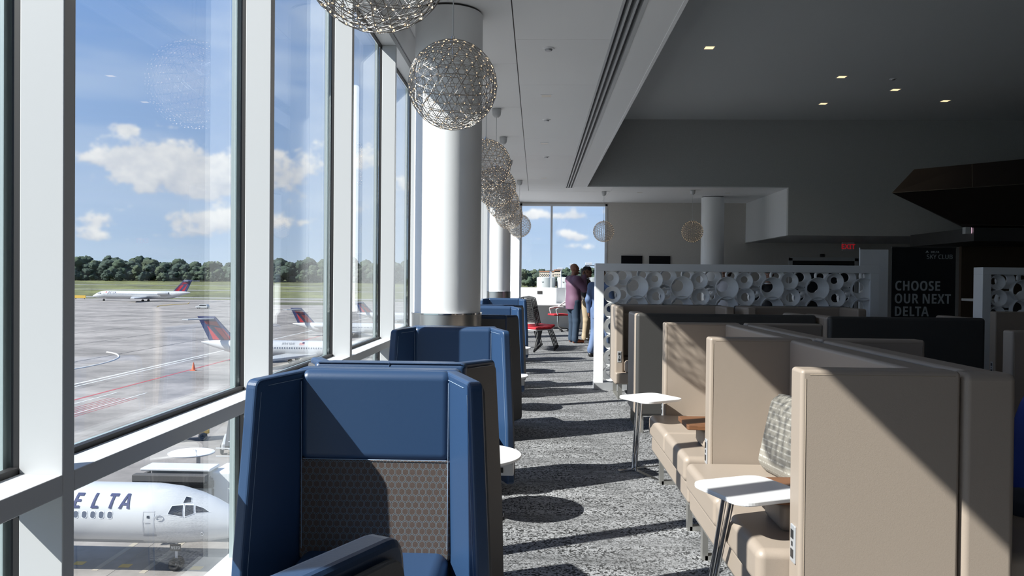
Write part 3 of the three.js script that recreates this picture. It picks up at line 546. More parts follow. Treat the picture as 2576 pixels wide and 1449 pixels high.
{ // faceted dark bar canopy and bar below it
  const t = thing('bar_canopy', 'dark faceted bronze canopy hanging over the bar', 'canopy', [0, 0, 0]);
  const q = (x, y, d) => V(x, y, -d), tip = q(7.19, 3.25, 16), a = q(7.82, 3.79, 16.4), b = q(12.4, 4.25, 16.4), c = q(12.4, 3.62, 15.7), e = q(8.67, 2.63, 16.2), f = q(12.4, 2.60, 16.2), b1 = q(9.0, 3.908, 16.4), c1 = q(8.75, 3.361, 15.91), b2 = q(10.4, 4.05, 16.4), c2 = q(9.9, 3.443, 15.85), back = [q(9.6, 3.9, 18.5), q(12.4, 4.2, 18.5), q(12.4, 2.6, 18.5), q(10.2, 2.63, 18.5)];
  const face = (...v) => { const g = new THREE.BufferGeometry(), p = []; for (let i = 1; i < v.length - 1; i++) for (const k of [v[0], v[i], v[i + 1]]) p.push(k.x, k.y, k.z); g.setAttribute('position', new THREE.Float32BufferAttribute(p, 3)); g.computeVertexNormals(); return norm(g); };
  mesh('panel', face(tip, c1, b1, a), M.canopy, t); mesh('panel', face(c1, c2, b2, b1), M.canopy, t); mesh('panel', face(c2, c, b, b2), M.canopy, t);
  mesh('panel', face(tip, e, c1), M.canopy, t); mesh('panel', face(c1, e, c2), M.canopy, t); mesh('panel', face(c2, e, f, c), M.canopy, t);
  mesh('back_panel', [face(a, b1, b2, b, back[1], back[0]), face(e, back[3], back[2], f), face(tip, a, back[0], back[3], e)], M.canopy, t);
  mesh('edge_strip', bar(tip, c, .006, 5), M.canopyEdge, t); mesh('edge_strip', bar(e, f, .005, 5), M.canopyEdge, t);
  for (const [u, w] of [[c1, b1], [c2, b2]]) mesh('joint_strip', bar(u, w, .004, 5), M.canopyEdge, t);
  for (const x of [11.6, 12.2]) mesh('hanger', bar(q(x, 3.8, 17.5), q(x, HH, 17.5), .012, 6), M.dark, t);
  const s = thing('light_box', 'small pinkish lit box at the corner of the bar canopy', 'light', [8.86, 2.52, -16.3]); mesh('case', rb(.12, .14, .12, .01), M.wallPlain, s); mesh('light_lens', bx(.02, .12, .1, .068, 0, .0), std([.8, .6, .7], .4, { emissive: C(.9, .6, .75), emissiveIntensity: .5 }), s);
  const L = new THREE.PointLight(C(.9, .6, .75), .15, 3, 2); L.position.set(8.97, 2.52, -16.3); L.name = 'light_box_glow'; L.shadow.radius = 3; L.castShadow = true; scene.add(L);
  const bar_ = thing('bar_counter', 'dark wooden bar front below the canopy', 'bar', [0, 0, 0]);
  mesh('bulkhead', b3(8.95, 13, 2.30, 2.575, 16.2, 18.9), M.dark, bar_); mesh('back_wall', uvm(b3(10.0, 13, 0, 2.3, 18.6, 18.7)), std([.10, .065, .04], .6), bar_); mesh('counter_front', b3(8.6, 13, 0, 1.08, 15.2, 15.3), M.dark, bar_); mesh('counter_top', rb3(8.5, 13, 1.08, 1.13, 15.05, 15.8, .01), M.wallPlain, bar_);
}
// desk chairs
function deskChairGeo() {
  const g = {};
  g.seat = rb(.46, .05, .44, .022, 0, .46, 0, 4); g.pan = rb(.47, .02, .45, .01, 0, .427, 0);
  const bk = []; for (let i = 0; i <= 10; i++) { const u = -.19 + .038 * i; bk.push(bar(V(u, .58, -.23), V(u * .95, 1.02, -.31), .007, 4)); } for (let i = 0; i <= 11; i++) { const y = .58 + .04 * i, z = -.23 - (y - .58) * .18; bk.push(bar(V(-.2, y, z), V(.2, y, z), .007, 4)); }
  g.lattice = merge(bk);
  g.frame = tube([V(-.21, .52, -.19), V(-.215, .8, -.27), V(-.19, 1.04, -.315), V(0, 1.075, -.325), V(.19, 1.04, -.315), V(.215, .8, -.27), V(.21, .52, -.19)], .012, 48, 8);
  g.legs = [[-1, 1], [1, 1], [-1, -1], [1, -1]].map(([a, b]) => tube([V(a * .21, .43, b * .12), V(a * .235, .25, b * .2), V(a * .25, .06, b * .27)], .011, 16, 6));
  g.caster = new THREE.TorusGeometry(.018, .012, 8, 14).rotateY(Math.PI / 2);
  g.arm = s => tube([V(s * .215, .66, -.25), V(s * .26, .67, -.05), V(s * .27, .64, .14), V(s * .24, .45, .12)], .014, 24, 8);
  return g;
}
const DC = deskChairGeo(); const redSeat = std([.42, .012, .022], .7), meshBlack = std([.03, .03, .032], .7), greyArm = std([.55, .55, .56], .4);
function deskChair(x, d, turn, label, group) {
  const t = thing('desk_chair', label, 'chair', [x, 0, -d], turn, group);
  mesh('seat', DC.seat, redSeat, t).userData.label = 'red seat pad'; mesh('seat_pan', DC.pan, M.frame, t); mesh('mesh_back', DC.lattice, meshBlack, t); mesh('back_frame', DC.frame, meshBlack, t);
  for (const l of DC.legs) mesh('leg', l, M.dark, t);
  for (const [a, b] of [[-1, 1], [1, 1], [-1, -1], [1, -1]]) mesh('caster', DC.caster, M.black, t).position.set(a * .25, .03, b * .27);
  return t;
}
[['nearest', 15.50], ['second', 15.78], ['third', 16.06], ['farthest', 16.34]].forEach(([n, d]) => deskChair(.0 + (d - 15.5) * .10, d, 2.3, `${n} of the nested black mesh desk chairs with red seats by the windows`, 'nested desk chairs'));
{
  const t = thing('task_chair', 'red swivel task chair pulled up to the white work counter', 'chair', [.60, 0, -21.5], -1.2);
  mesh('seat', DC.seat, redSeat, t); mesh('arm_ring', tube([V(-.25, .62, .16), V(-.28, .66, -.1), V(-.2, .80, -.28), V(0, .84, -.31), V(.2, .80, -.28), V(.28, .66, -.1), V(.25, .62, .16), V(.22, .47, .1)], .02, 50, 8), greyArm, t); mesh('arm_stem', DC.arm(-1), greyArm, t);
  mesh('column', cyl(.028, .028, .32, 14, 0, .28, 0), M.chrome, t);
  for (let i = 0; i < 5; i++) { const a = i / 5 * 2 * Math.PI, l = mesh('base_leg', bar(V(0, .12, 0), V(.28 * Math.cos(a), .07, .28 * Math.sin(a)), .014, 6), M.dark, t); mesh('caster', DC.caster.clone().translate(.28 * Math.cos(a), .03, .28 * Math.sin(a)), M.black, l); }
}

// ---------------------------------------------------------------- the airfield outside
const G = -12.08;
{ // concrete apron: slabs with open joints over a dark bed
  const ap = sgroup('apron', 'concrete aircraft apron of square slabs');
  mesh('bed', b3(-330, 140, G - .5, G - .05, -20, 452), M.joint, ap);
  const S = 17.6; let n = 0;
  for (let i = 0; i < 30; i++) for (let j = 0; j < 26; j++) {
    const x1 = -1.6 - i * S, x0 = x1 - S + .26, d0 = 8 + j * S, d1 = d0 + S - .26, dm = (d0 + d1) / 2, xm = (x0 + x1) / 2;
    if (xm / dm < -.68 - 9 / dm || xm / dm > -.10 || d1 > 452) continue;
    const o = mesh('slab', uvm(b3(x0, x1, G - .1, G, d0, d1)), M.apron[Math.floor(hash3(i, j, 3) * 5)], ap); n++;
  }
  mesh('far_slab', uvm(b3(-60, 140, G - .1, G - .01, 8, 452)), M.apron[1], ap);
  const strip = (x0, x1, d0, d1, m, y = .012) => mesh('painted_line', b3(x0, x1, G, G + y, d0, d1), m, ap);
  strip(-57.35, -56.85, 40, 300, M.lineWhite); strip(-50.1, -49.7, 40, 260, M.lineRed); strip(-56.0, -55.7, 40, 130, M.lineWhite);
  for (let k = 0; k < 2; k++) strip(-45 - k * 3.5, -44.8 - k * 3.5, 62, 88, M.lineWhite); 
  for (let k = 0; k < 6; k++) strip(-44 - k * .6, -43.9 - k * .6, 64, 84, M.lineRed);
  strip(-140, -86, 300.0, 300.5, M.lineTan);
  const arc = []; for (let i = 0; i <= 24; i++) { const a = -1.45 + i / 24 * 2.6; arc.push(V(-82 + 16 * Math.cos(a), G + .01, -112 - 24 * Math.sin(a))); } mesh('painted_line', tube(arc, .16, 60, 4).scale(1, 1, 1), M.lineWhite, ap);
  for (const [x, d] of [[-21.2, 35.6], [-18.9, 35.4], [-15.5, 35.3]]) { mesh('painted_line', uvm(b3(x - .35, x + .15, G, G + .012, d - .25, d + .15)), M.lineYellow, ap); mesh('painted_line', bx(.28, .01, 7, x + 1.1, G + .006, -d - 2.6).applyMatrix4(new THREE.Matrix4()), M.lineTan, ap); }
  const y = mesh('painted_line', b3(-205, -186, G, G + .012, 268, 270.5), M.lineYellow, ap);
  mesh('painted_line', tube([V(-165, G + .01, -332), V(-172, G + .01, -350), V(-170, G + .01, -372), V(-178, G + .01, -392)], .2, 30, 4), M.lineYellow, ap);
}
{ // grass rising gently to the tree line, with taxiway strips
  const f = sgroup('grass_field', 'mown airfield grass rising to the tree line');
  const yAt = d => G + Math.max(0, (d - 452)) * (7.9 / 440);
  const gg = new THREE.PlaneGeometry(2400, 700, 40, 20).rotateX(-Math.PI / 2).translate(0, 0, -802), p = gg.attributes.position;
  for (let i = 0; i < p.count; i++) p.setY(i, yAt(-p.getZ(i)) - .05); gg.computeVertexNormals(); mesh('ground_cover', uvm(gg), M.field, f);
  mesh('far_bed', b3(-2400, -330, G - .6, G - .06, -20, 452), M.field, f);
  for (const [d, w] of [[470, 16], [600, 12], [720, 10]]) { const s = new THREE.PlaneGeometry(2000, w).rotateX(-Math.PI / 2 + Math.atan(7.9 / 440)).translate(0, yAt(d) + .03, -d); mesh('taxiway', s, M.taxi, f); }
  const ell = new THREE.CircleGeometry(30, 40).rotateX(-Math.PI / 2).scale(1, 1, .7).translate(-118, G + .02, -395); mesh('grass_island', ell, M.field, f);
}
// trees
const treeGeos = [0, 1, 2, 3].map(s => { const r = mulberry(90 + s), L = []; for (let i = 0; i < 16; i++) { const y = 3 + r() * 15, q = (1 - Math.abs(y - 9) / 13) * 5.5, a = r() * 6.28, rad = 2.6 + r() * 2.4; const g = new THREE.IcosahedronGeometry(rad, 3), p = g.attributes.position; for (let k = 0; k < p.count; k++) { const n = .30 + 1.4 * fbm3(p.getX(k) * 1.3 + i * 9, p.getY(k) * 1.3 + s * 7, p.getZ(k) * 1.3, 4); p.setXYZ(k, p.getX(k) * n, p.getY(k) * n * .85, p.getZ(k) * n); } g.translate(Math.cos(a) * q, y, Math.sin(a) * q); const m = mergeVertices(g.deleteAttribute('normal').deleteAttribute('uv'), .02); m.computeVertexNormals(); L.push(m); } return merge(L); });
const trunkGeo = cyl(.3, .5, 9, 7, 0, 4.5, 0);
{
  const r = mulberry(33);
  const tree = (x, d, s, label, group, y) => { const t = thing('tree', label, 'tree', [x, y ?? (-4.3 + (d - 880) * .018), -d], r() * 6.28, group); t.scale.set(s * (.9 + .3 * r()), s, s * (.9 + .3 * r())); mesh('crown', treeGeos[Math.floor(r() * 4)], M.leaf[Math.floor(r() * 4)], t); mesh('trunk', trunkGeo, M.bark, t); };
  for (let row = 0; row < 3; row++) for (let x = -585 + row * 5; x < -120; x += 12.5) { const d = 880 + row * 26 + r() * 10; tree(x + (r() - .5) * 7, d, .82 + .34 * r() + row * .06 + .1 * Math.sin(x * .02), 'green tree in the dense wood beyond the airfield', 'wood beyond the left windows'); }
  for (let x = -580; x < -130; x += 26) tree(x + r() * 14, 866, .42 + .25 * r(), 'small round tree at the front of the wood beyond the airfield', 'low trees before the wood');
  for (let row = 0; row < 2; row++) for (let x = -40; x < 110; x += 6.5) tree(x + (r() - .5) * 6, 830 + row * 40 + r() * 10, .60 + .22 * r() + row * .12, 'green tree on the skyline seen through the end window', 'trees beyond the end window', -5.2 + row);
  for (let x = -8; x < 40; x += 5.5) tree(x + r() * 3, 796 + r() * 8, .42 + .12 * r(), 'low green tree in front of the cream building beyond the end window', 'low trees before the cream building', -6.1);
}
{ // white fuel tanks, hotel, lamp poles seen through the end window
  for (const [x, l] of [[8.2, 'leftmost white fuel tank beyond the end window'], [26.5, 'white fuel tank beside the far mullion, beyond the end window'], [49, 'white fuel tank beyond the end window, behind the standing men'], [66, 'white fuel tank nearest the bubble screen, beyond the end window']]) { const t = thing('fuel_tank', l, 'tank', [x, -7.2, -700], 0, 'white fuel tanks'); mesh('shell', cyl(8.2, 8.2, 10.6, 40, 0, 5.3, 0), M.plane, t); mesh('roof', cyl(7, 8.25, .5, 40, 0, 10.85, 0), M.frame, t); mesh('stair', [bx(.5, 9.5, .5, 8.3, 5, 2), bx(1.6, .5, .5, -3, 7, 8)], M.greyLine, t); }
  const h = thing('hotel', 'long cream building with red roof on the wooded skyline', 'building', [14, -5.7, -822]);
  mesh('walls', [bx(22, 15.5, 10, 0, 7.75, 0), bx(7, 17, 11, 8, 8.5, 0)], std([.72, .62, .50], .9), h); mesh('roof', [bx(23, 1, 11, 0, 15.9, 0), bx(8, 1.2, 12, 8, 17.5, 0)], std([.45, .20, .12], .9), h);
  for (let i = 0; i < 11; i++) for (let j = 0; j < 2; j++) mesh('window', bx(.8, 1.2, .2, -10 + i * 2.0, 10.2 + j * 2.6, 5.6), M.paneDark, h);
  for (const [x, y, d, l] of [[10.2, 4.6, 150, 'tall pale apron lamp pole with two heads beside the bubble screen'], [8.9, 5.2, 190, 'apron lamp pole rising behind the standing men'], [5.9, 4.2, 190, 'apron lamp pole left of the bald man']]) { const t = thing('apron_lamp', l, 'lamp', [x, G, -d]), Hh = y - G; mesh('pole', cyl(.13, .22, Hh, 10, 0, Hh / 2, 0), M.frame, t); mesh('lamp_head', rb(1.3, .45, .6, .05, -.2, Hh, 0), M.greyLine, t); mesh('bracket', bx(1.8, .12, .12, 0, Hh - .35, 0), M.dark, t); }
}
// aircraft, nose towards +x
const STA = [[0, .04, -.70], [-.12, .22, -.69], [-.4, .41, -.66], [-.9, .64, -.58], [-1.6, .92, -.45], [-2.4, 1.19, -.31], [-3.3, 1.41, -.17], [-4.4, 1.58, -.06], [-5.8, 1.67, 0], [-30, 1.67, 0], [-32.5, 1.55, .12], [-35, 1.22, .45], [-37.5, .80, .80], [-39.5, .42, 1.05], [-40.6, .12, 1.15]];
function sta(x) { for (let i = 0; i < STA.length - 1; i++) if (x <= STA[i][0] && x >= STA[i + 1][0]) { const t = (STA[i][0] - x) / (STA[i][0] - STA[i + 1][0]); return [lerp(STA[i][1], STA[i + 1][1], t), lerp(STA[i][2], STA[i + 1][2], t)]; } return [STA.at(-1)[1], STA.at(-1)[2]]; }
const fuseGeo = (() => { const n = 40, xs = []; for (let i = 0; i < STA.length - 1; i++) { const m = i < 8 || i > 8 ? 3 : 6; for (let k = 0; k < m; k++) xs.push(lerp(STA[i][0], STA[i + 1][0], k / m)); } xs.push(STA.at(-1)[0]); const pos = [], idx = []; xs.forEach(x => { const [r, c] = sta(x); for (let i = 0; i < n; i++) { const a = i / n * 2 * Math.PI; pos.push(x, c + r * Math.cos(a), r * Math.sin(a)); } }); for (let k = 0; k < xs.length - 1; k++) for (let i = 0; i < n; i++) { const a = k * n + i, b = k * n + (i + 1) % n; idx.push(a, b, a + n, b, b + n, a + n); } const g = new THREE.BufferGeometry(); g.setAttribute('position', new THREE.Float32BufferAttribute(pos, 3)); g.setIndex(idx); g.computeVertexNormals(); return norm(g); })();
const skinZ = (x, y, off) => { const [r, c] = sta(x); return Math.sqrt(Math.max(.0004, r * r - (y - c) ** 2)) + off; };
function patch(c, off, side = 1, n = 5) { // a piece of the aircraft's skin between four corners (x, y), set proud of it
  const pos = [], idx = []; for (let j = 0; j <= n; j++) for (let i = 0; i <= n; i++) { const u = i / n, v = j / n, x = lerp(lerp(c[0][0], c[1][0], u), lerp(c[3][0], c[2][0], u), v), y = lerp(lerp(c[0][1], c[1][1], u), lerp(c[3][1], c[2][1], u), v); pos.push(x, y, side * skinZ(x, y, off)); }
  for (let j = 0; j < n; j++) for (let i = 0; i < n; i++) { const a = j * (n + 1) + i, b = a + 1, d = a + n + 1, e = d + 1; side > 0 ? idx.push(a, b, e, a, e, d) : idx.push(a, e, b, a, d, e); }
  const g = new THREE.BufferGeometry(); g.setAttribute('position', new THREE.Float32BufferAttribute(pos, 3)); g.setIndex(idx); g.computeVertexNormals(); return norm(g);
}
function skinText(str, size, x0, y0, side, slant = .18, gap = 1.25, starts = null) { // letters laid on the skin, reading from tail side; returns one geometry per letter
  const out = []; let u = 0, ci = 0; for (const ch of str) { if (starts) u = starts[ci++] - x0; let g = new THREE.ShapeGeometry(fontB.generateShapes(ch, size), 4); g = new TessellateModifier(size * .2, 5).modify(g); g.computeBoundingBox(); const w = g.boundingBox.max.x, p = g.attributes.position; for (let i = 0; i < p.count; i++) { const a = u + p.getX(i) + p.getY(i) * slant, y = y0 + p.getY(i), x = x0 + a * side; p.setXYZ(i, x, y, side * skinZ(x, y, .045)); } g.computeVertexNormals(); out.push(norm(g)); u += w * gap + size * .12; } return out;
}
const ring = (x0, x1, y0, y1, w, off, side) => [patch([[x0, y0], [x1, y0], [x1, y0 + w], [x0, y0 + w]], off, side, 4), patch([[x0, y1 - w], [x1, y1 - w], [x1, y1], [x0, y1]], off, side, 4), patch([[x0, y0], [x0 + w, y0], [x0 + w, y1], [x0, y1]], off, side, 6), patch([[x1 - w, y0], [x1, y0], [x1, y1], [x1 - w, y1]], off, side, 6)];
const AC = (() => {
  const g = {}; const slab = (pts, t) => ext(pts, t, t * .3, 2);
  g.fin = slab([[-33.2, 1.3], [-38.9, 1.3], [-41.4, 6.3], [-37.9, 6.3]], .22).translate(0, 0, -.11);
  const f = (pts) => merge([-1, 1].map(s => { const q = ext(pts, .012); return s > 0 ? q.translate(0, 0, .178) : q.translate(0, 0, -.190); }));
  g.finRed1 = f([[-35.0, 1.7], [-38.2, 1.7], [-39.4, 4.4], [-36.7, 4.0]]); g.finRed2 = f([[-36.9, 4.3], [-39.6, 4.75], [-40.0, 5.3], [-37.5, 5.3]]); g.finDark = f([[-35.9, 1.7], [-36.9, 1.7], [-39.2, 4.35], [-38.0, 4.2]]); g.finRed3 = f([[-34.2, 1.7], [-34.9, 1.7], [-36.6, 4.0], [-36.2, 3.9]]);
  const hs = ext([[-37.9, 0], [-40.2, 0], [-42.0, 5.6], [-40.8, 5.6]], .16, .05, 2).rotateX(Math.PI / 2).translate(0, 5.95, 0); g.stabR = hs; g.stabL = (() => { const q = norm(hs.clone()); q.scale(1, 1, -1); const p = q.attributes; for (const k of ['position', 'normal', 'uv']) { const a = p[k], s = a.itemSize; for (let i = 0; i < a.count; i += 3) for (let c = 0; c < s; c++) { const t = a.array[(i + 1) * s + c]; a.array[(i + 1) * s + c] = a.array[(i + 2) * s + c]; a.array[(i + 2) * s + c] = t; } } return q; })();
  const wg = ext([[-16.5, 0], [-23.0, 0], [-25.8, 15.5], [-24.2, 15.5]], .3, .08, 2).rotateX(Math.PI / 2).rotateX(.0).translate(0, -.85, .6); g.wingR = wg; g.wingL = (() => { const q = norm(wg.clone()); q.scale(1, 1, -1); const p = q.attributes; for (const k of ['position', 'normal', 'uv']) { const a = p[k], s = a.itemSize; for (let i = 0; i < a.count; i += 3) for (let c = 0; c < s; c++) { const t = a.array[(i + 1) * s + c]; a.array[(i + 1) * s + c] = a.array[(i + 2) * s + c]; a.array[(i + 2) * s + c] = t; } } return q; })();
  g.nac = new THREE.LatheGeometry([[.60, 0], [.78, .1], [.85, .8], [.82, 3.2], [.55, 4.6], [.42, 4.7], [.42, 4.0], [.55, .3], [.60, 0]].map(p => new THREE.Vector2(...p)), 28).rotateZ(Math.PI / 2).translate(-28.2, .75, 0);
  g.pylon = bx(3, .25, .8, -30.6, .75, 0);
  g.wheel = new THREE.TorusGeometry(.24, .14, 10, 18);
  const oval = (w, h, off) => { const q = new THREE.ShapeGeometry(new THREE.Shape(rpoly([[-w, -h], [w, -h], [w, h], [-w, h]], w, 5).map(p => new THREE.Vector2(...p)))); const p = q.attributes.position; for (let i = 0; i < p.count; i++) p.setXYZ(i, p.getX(i), p.getY(i) + .32, skinZ(-12, p.getY(i) + .32, off)); q.computeVertexNormals(); return norm(q); };
  g.win = oval(.12, .17, .022); g.winRim = oval(.165, .22, .012);
  return g;
})();
const paneCabin = std([.10, .115, .15], .2);
const rimGrey = std([.62, .64, .67], .4);
function aircraft(label, x, d, s, turn, side, opt = {}) {
  const gl = opt.gear ?? 2.65, t = thing('passenger_jet', label, 'airplane', [x, G + gl * s, -d], turn); t.scale.setScalar(s);
  const fz = mesh('fuselage', fuseGeo, M.plane, t);
  mesh('belly_stripe', [patch([[-6, -1.55], [-30, -1.55], [-30, -1.25], [-6, -1.25]], .008, 1, 8), patch([[-6, -1.55], [-30, -1.55], [-30, -1.25], [-6, -1.25]], .008, -1, 8)], M.belly, fz);
  const fin = mesh('tail_fin', AC.fin, M.navy, t); fin.userData.label = 'navy and red tail fin';
  mesh('red_facet', AC.finRed1, M.red, fin); mesh('red_facet', AC.finRed2, M.redDark, fin); mesh('navy_stripe', AC.finDark.clone().scale(1, 1, 1.06), M.navy, fin); mesh('red_facet', AC.finRed3, M.redDark, fin);
  mesh('stabilizer', AC.stabR, M.plane, t); mesh('stabilizer', AC.stabL, M.plane, t);
  mesh('wing', AC.wingR, M.plane, t); mesh('wing', AC.wingL, M.plane, t);
  for (const z of [-2.55, 2.55]) { const e = mesh('engine', AC.nac, M.plane, t); e.position.z = z; mesh('pylon', AC.pylon.clone().translate(0, 0, -Math.sign(z) * .6), M.plane, e); mesh('exhaust', cyl(.40, .40, .2, 20).rotateZ(Math.PI / 2).translate(-32.6, .75, 0), M.dark, e); }
  mesh('nose_gear', [bar(V(-4.6, -1.4, 0), V(-4.6, -gl + .3, 0), .08, 8)], M.greyLine, t); for (const z of [-.2, .2]) mesh('wheel', AC.wheel, M.tyre, t).position.set(-4.6, -gl + .38, z);
  for (const z of [-2.3, 2.3]) { mesh('main_gear', [bar(V(-22, -1, z), V(-22, -gl + .3, z), .12, 8)], M.greyLine, t); for (const q of [-.3, .3]) { const w = mesh('wheel', AC.wheel, M.tyre, t); w.position.set(-22, -gl + .42, z + q); w.scale.setScalar(1.1); } }
  const from = opt.windows?.[0] ?? -7, to = opt.windows?.[1] ?? -27;
  for (let q = from; q > to; q -= .48) { const w = mesh('cabin_window', AC.winRim, rimGrey, t); w.position.x = q; if (side < 0) w.rotation.y = Math.PI; const p = mesh('pane', AC.win, paneCabin, w); }
  // cockpit glazing, door
  for (const [c, n] of [[[[-4.38, .40], [-3.60, .24], [-3.70, .80], [-4.24, .78]], 'side'], [[[-3.48, .24], [-3.06, .38], [-3.16, .76], [-3.58, .80]], 'quarter'], [[[-2.96, .40], [-2.30, .38], [-2.62, .58], [-3.06, .74]], 'front'], [[[-3.72, .90], [-3.32, .90], [-3.42, 1.10], [-3.70, 1.16]], 'eyebrow']]) {
    const cx = c.reduce((a, p) => a + p[0], 0) / 4, cy = c.reduce((a, p) => a + p[1], 0) / 4; const big = c.map(p => [cx + (p[0] - cx) * 1.16, cy + (p[1] - cy) * 1.2]);
    const fr = mesh('cockpit_frame', patch(big, .014, side, 5), rimGrey, t); mesh('cockpit_glass', patch(c, .026, side, 5), M.paneDark, fr);
    if (n === 'front') { const f2 = mesh('cockpit_frame', patch(big, .014, -side, 5), rimGrey, t); mesh('cockpit_glass', patch(c, .026, -side, 5), M.paneDark, f2); }
  }
  const dr = mesh('door', ring(-5.76, -5.11, -.80, .55, .05, .010, side), M.greyLine, t); mesh('door_window', patch([[-5.51, .17], [-5.37, .17], [-5.37, .31], [-5.51, .31]], .02, side, 3), M.paneDark, dr); mesh('door_handle', patch([[-5.66, -.10], [-5.36, -.10], [-5.36, -.05], [-5.66, -.05]], .018, side, 3), M.greyLine, dr); mesh('door_sill', patch([[-5.79, -.92], [-5.06, -.92], [-5.06, -.82], [-5.79, -.82]], .015, side, 4), M.belly, dr);
  if (opt.name) for (const g of skinText('DELTA', opt.name[1], opt.name[0], opt.name[2], side, .10, 1.25, opt.starts)) mesh('letter', g, M.navy, t).userData.label = 'navy blue letter';
  if (opt.badge) { const em = mesh('emblem', new THREE.TorusGeometry(.16, .018, 6, 24).translate(-4.86, .22, 0).translate(0, 0, skinZ(-4.86, .22, .05)), M.greyLine, t); for (let k = 0; k < 3; k++) mesh('emblem_wave', patch([[-4.97, .15 + k * .06], [-4.77, .18 + k * .06], [-4.77, .205 + k * .06], [-4.97, .175 + k * .06]], .03, side, 3), M.greyLine, em); mesh('static_port', new THREE.TorusGeometry(.09, .02, 6, 20).translate(-2.6, -.80, skinZ(-2.6, -.80, .05)), M.belly, t); 
    const nb = new THREE.ShapeGeometry(fontB.generateShapes('9570', .17)); nb.translate(-4.86, -2.05, .14); mesh('fleet_number', nb, M.lineWhite, t); mesh('gear_door', bx(.62, .40, .04, -4.62, -1.97, .10), M.dark, t); }
  if (opt.reg) { for (const g of skinText('N941DN', .42, opt.reg, .95, side, .1, 1.12)) mesh('registration_letter', g, M.belly, t); const fx = opt.reg + 3.5; const fl = mesh('flag', patch([[fx, .95], [fx + 1, .95], [fx + 1, 1.42], [fx, 1.42]], .012, side, 3), M.lineWhite, t); mesh('flag_canton', patch([[fx + .55, 1.18], [fx + 1, 1.18], [fx + 1, 1.42], [fx + .55, 1.42]], .03, side, 3), M.navy, fl); for (let k = 0; k < 3; k++) mesh('flag_stripe', patch([[fx, .95 + k * .15], [fx + 1, .95 + k * .15], [fx + 1, 1.01 + k * .15], [fx, 1.01 + k * .15]], .022, side, 3), M.red, fl); }
  if (opt.widget) { mesh('emblem', patch([[opt.widget, .75], [opt.widget + side * .9, .75], [opt.widget + side * .47, 1.35], [opt.widget + side * .43, 1.35]], .03, side, 3), M.red, t); }
  return t;
}
aircraft('big white passenger jet parked nose-in right below the nearest window', -12.75, 35.0, .80, 0, 1, { name: [-10, .70, .66], starts: [-11.0, -9.88, -8.83, -7.92, -7.18], windows: [-7.6, -22], badge: true, gear: 3.29 });
aircraft('parked white jet whose navy and red tail shows behind the first mullion', -20.9, 122, .80, 0, 1, { windows: [-6.5, -27], reg: -24 });
aircraft('parked white jet with red tail seen through the second window', -27.2, 178, .72, 0, 1, {});
aircraft('farthest parked jet, its tail seen through the third window', -26.6, 236, .70, 0, 1, {});
aircraft('white jet taxiing in the distance in front of the grass', -236.5, 406, 1.30, Math.PI, -1, { name: [-7.2, .62, .62], widget: -5.9, windows: [-7, -29] });
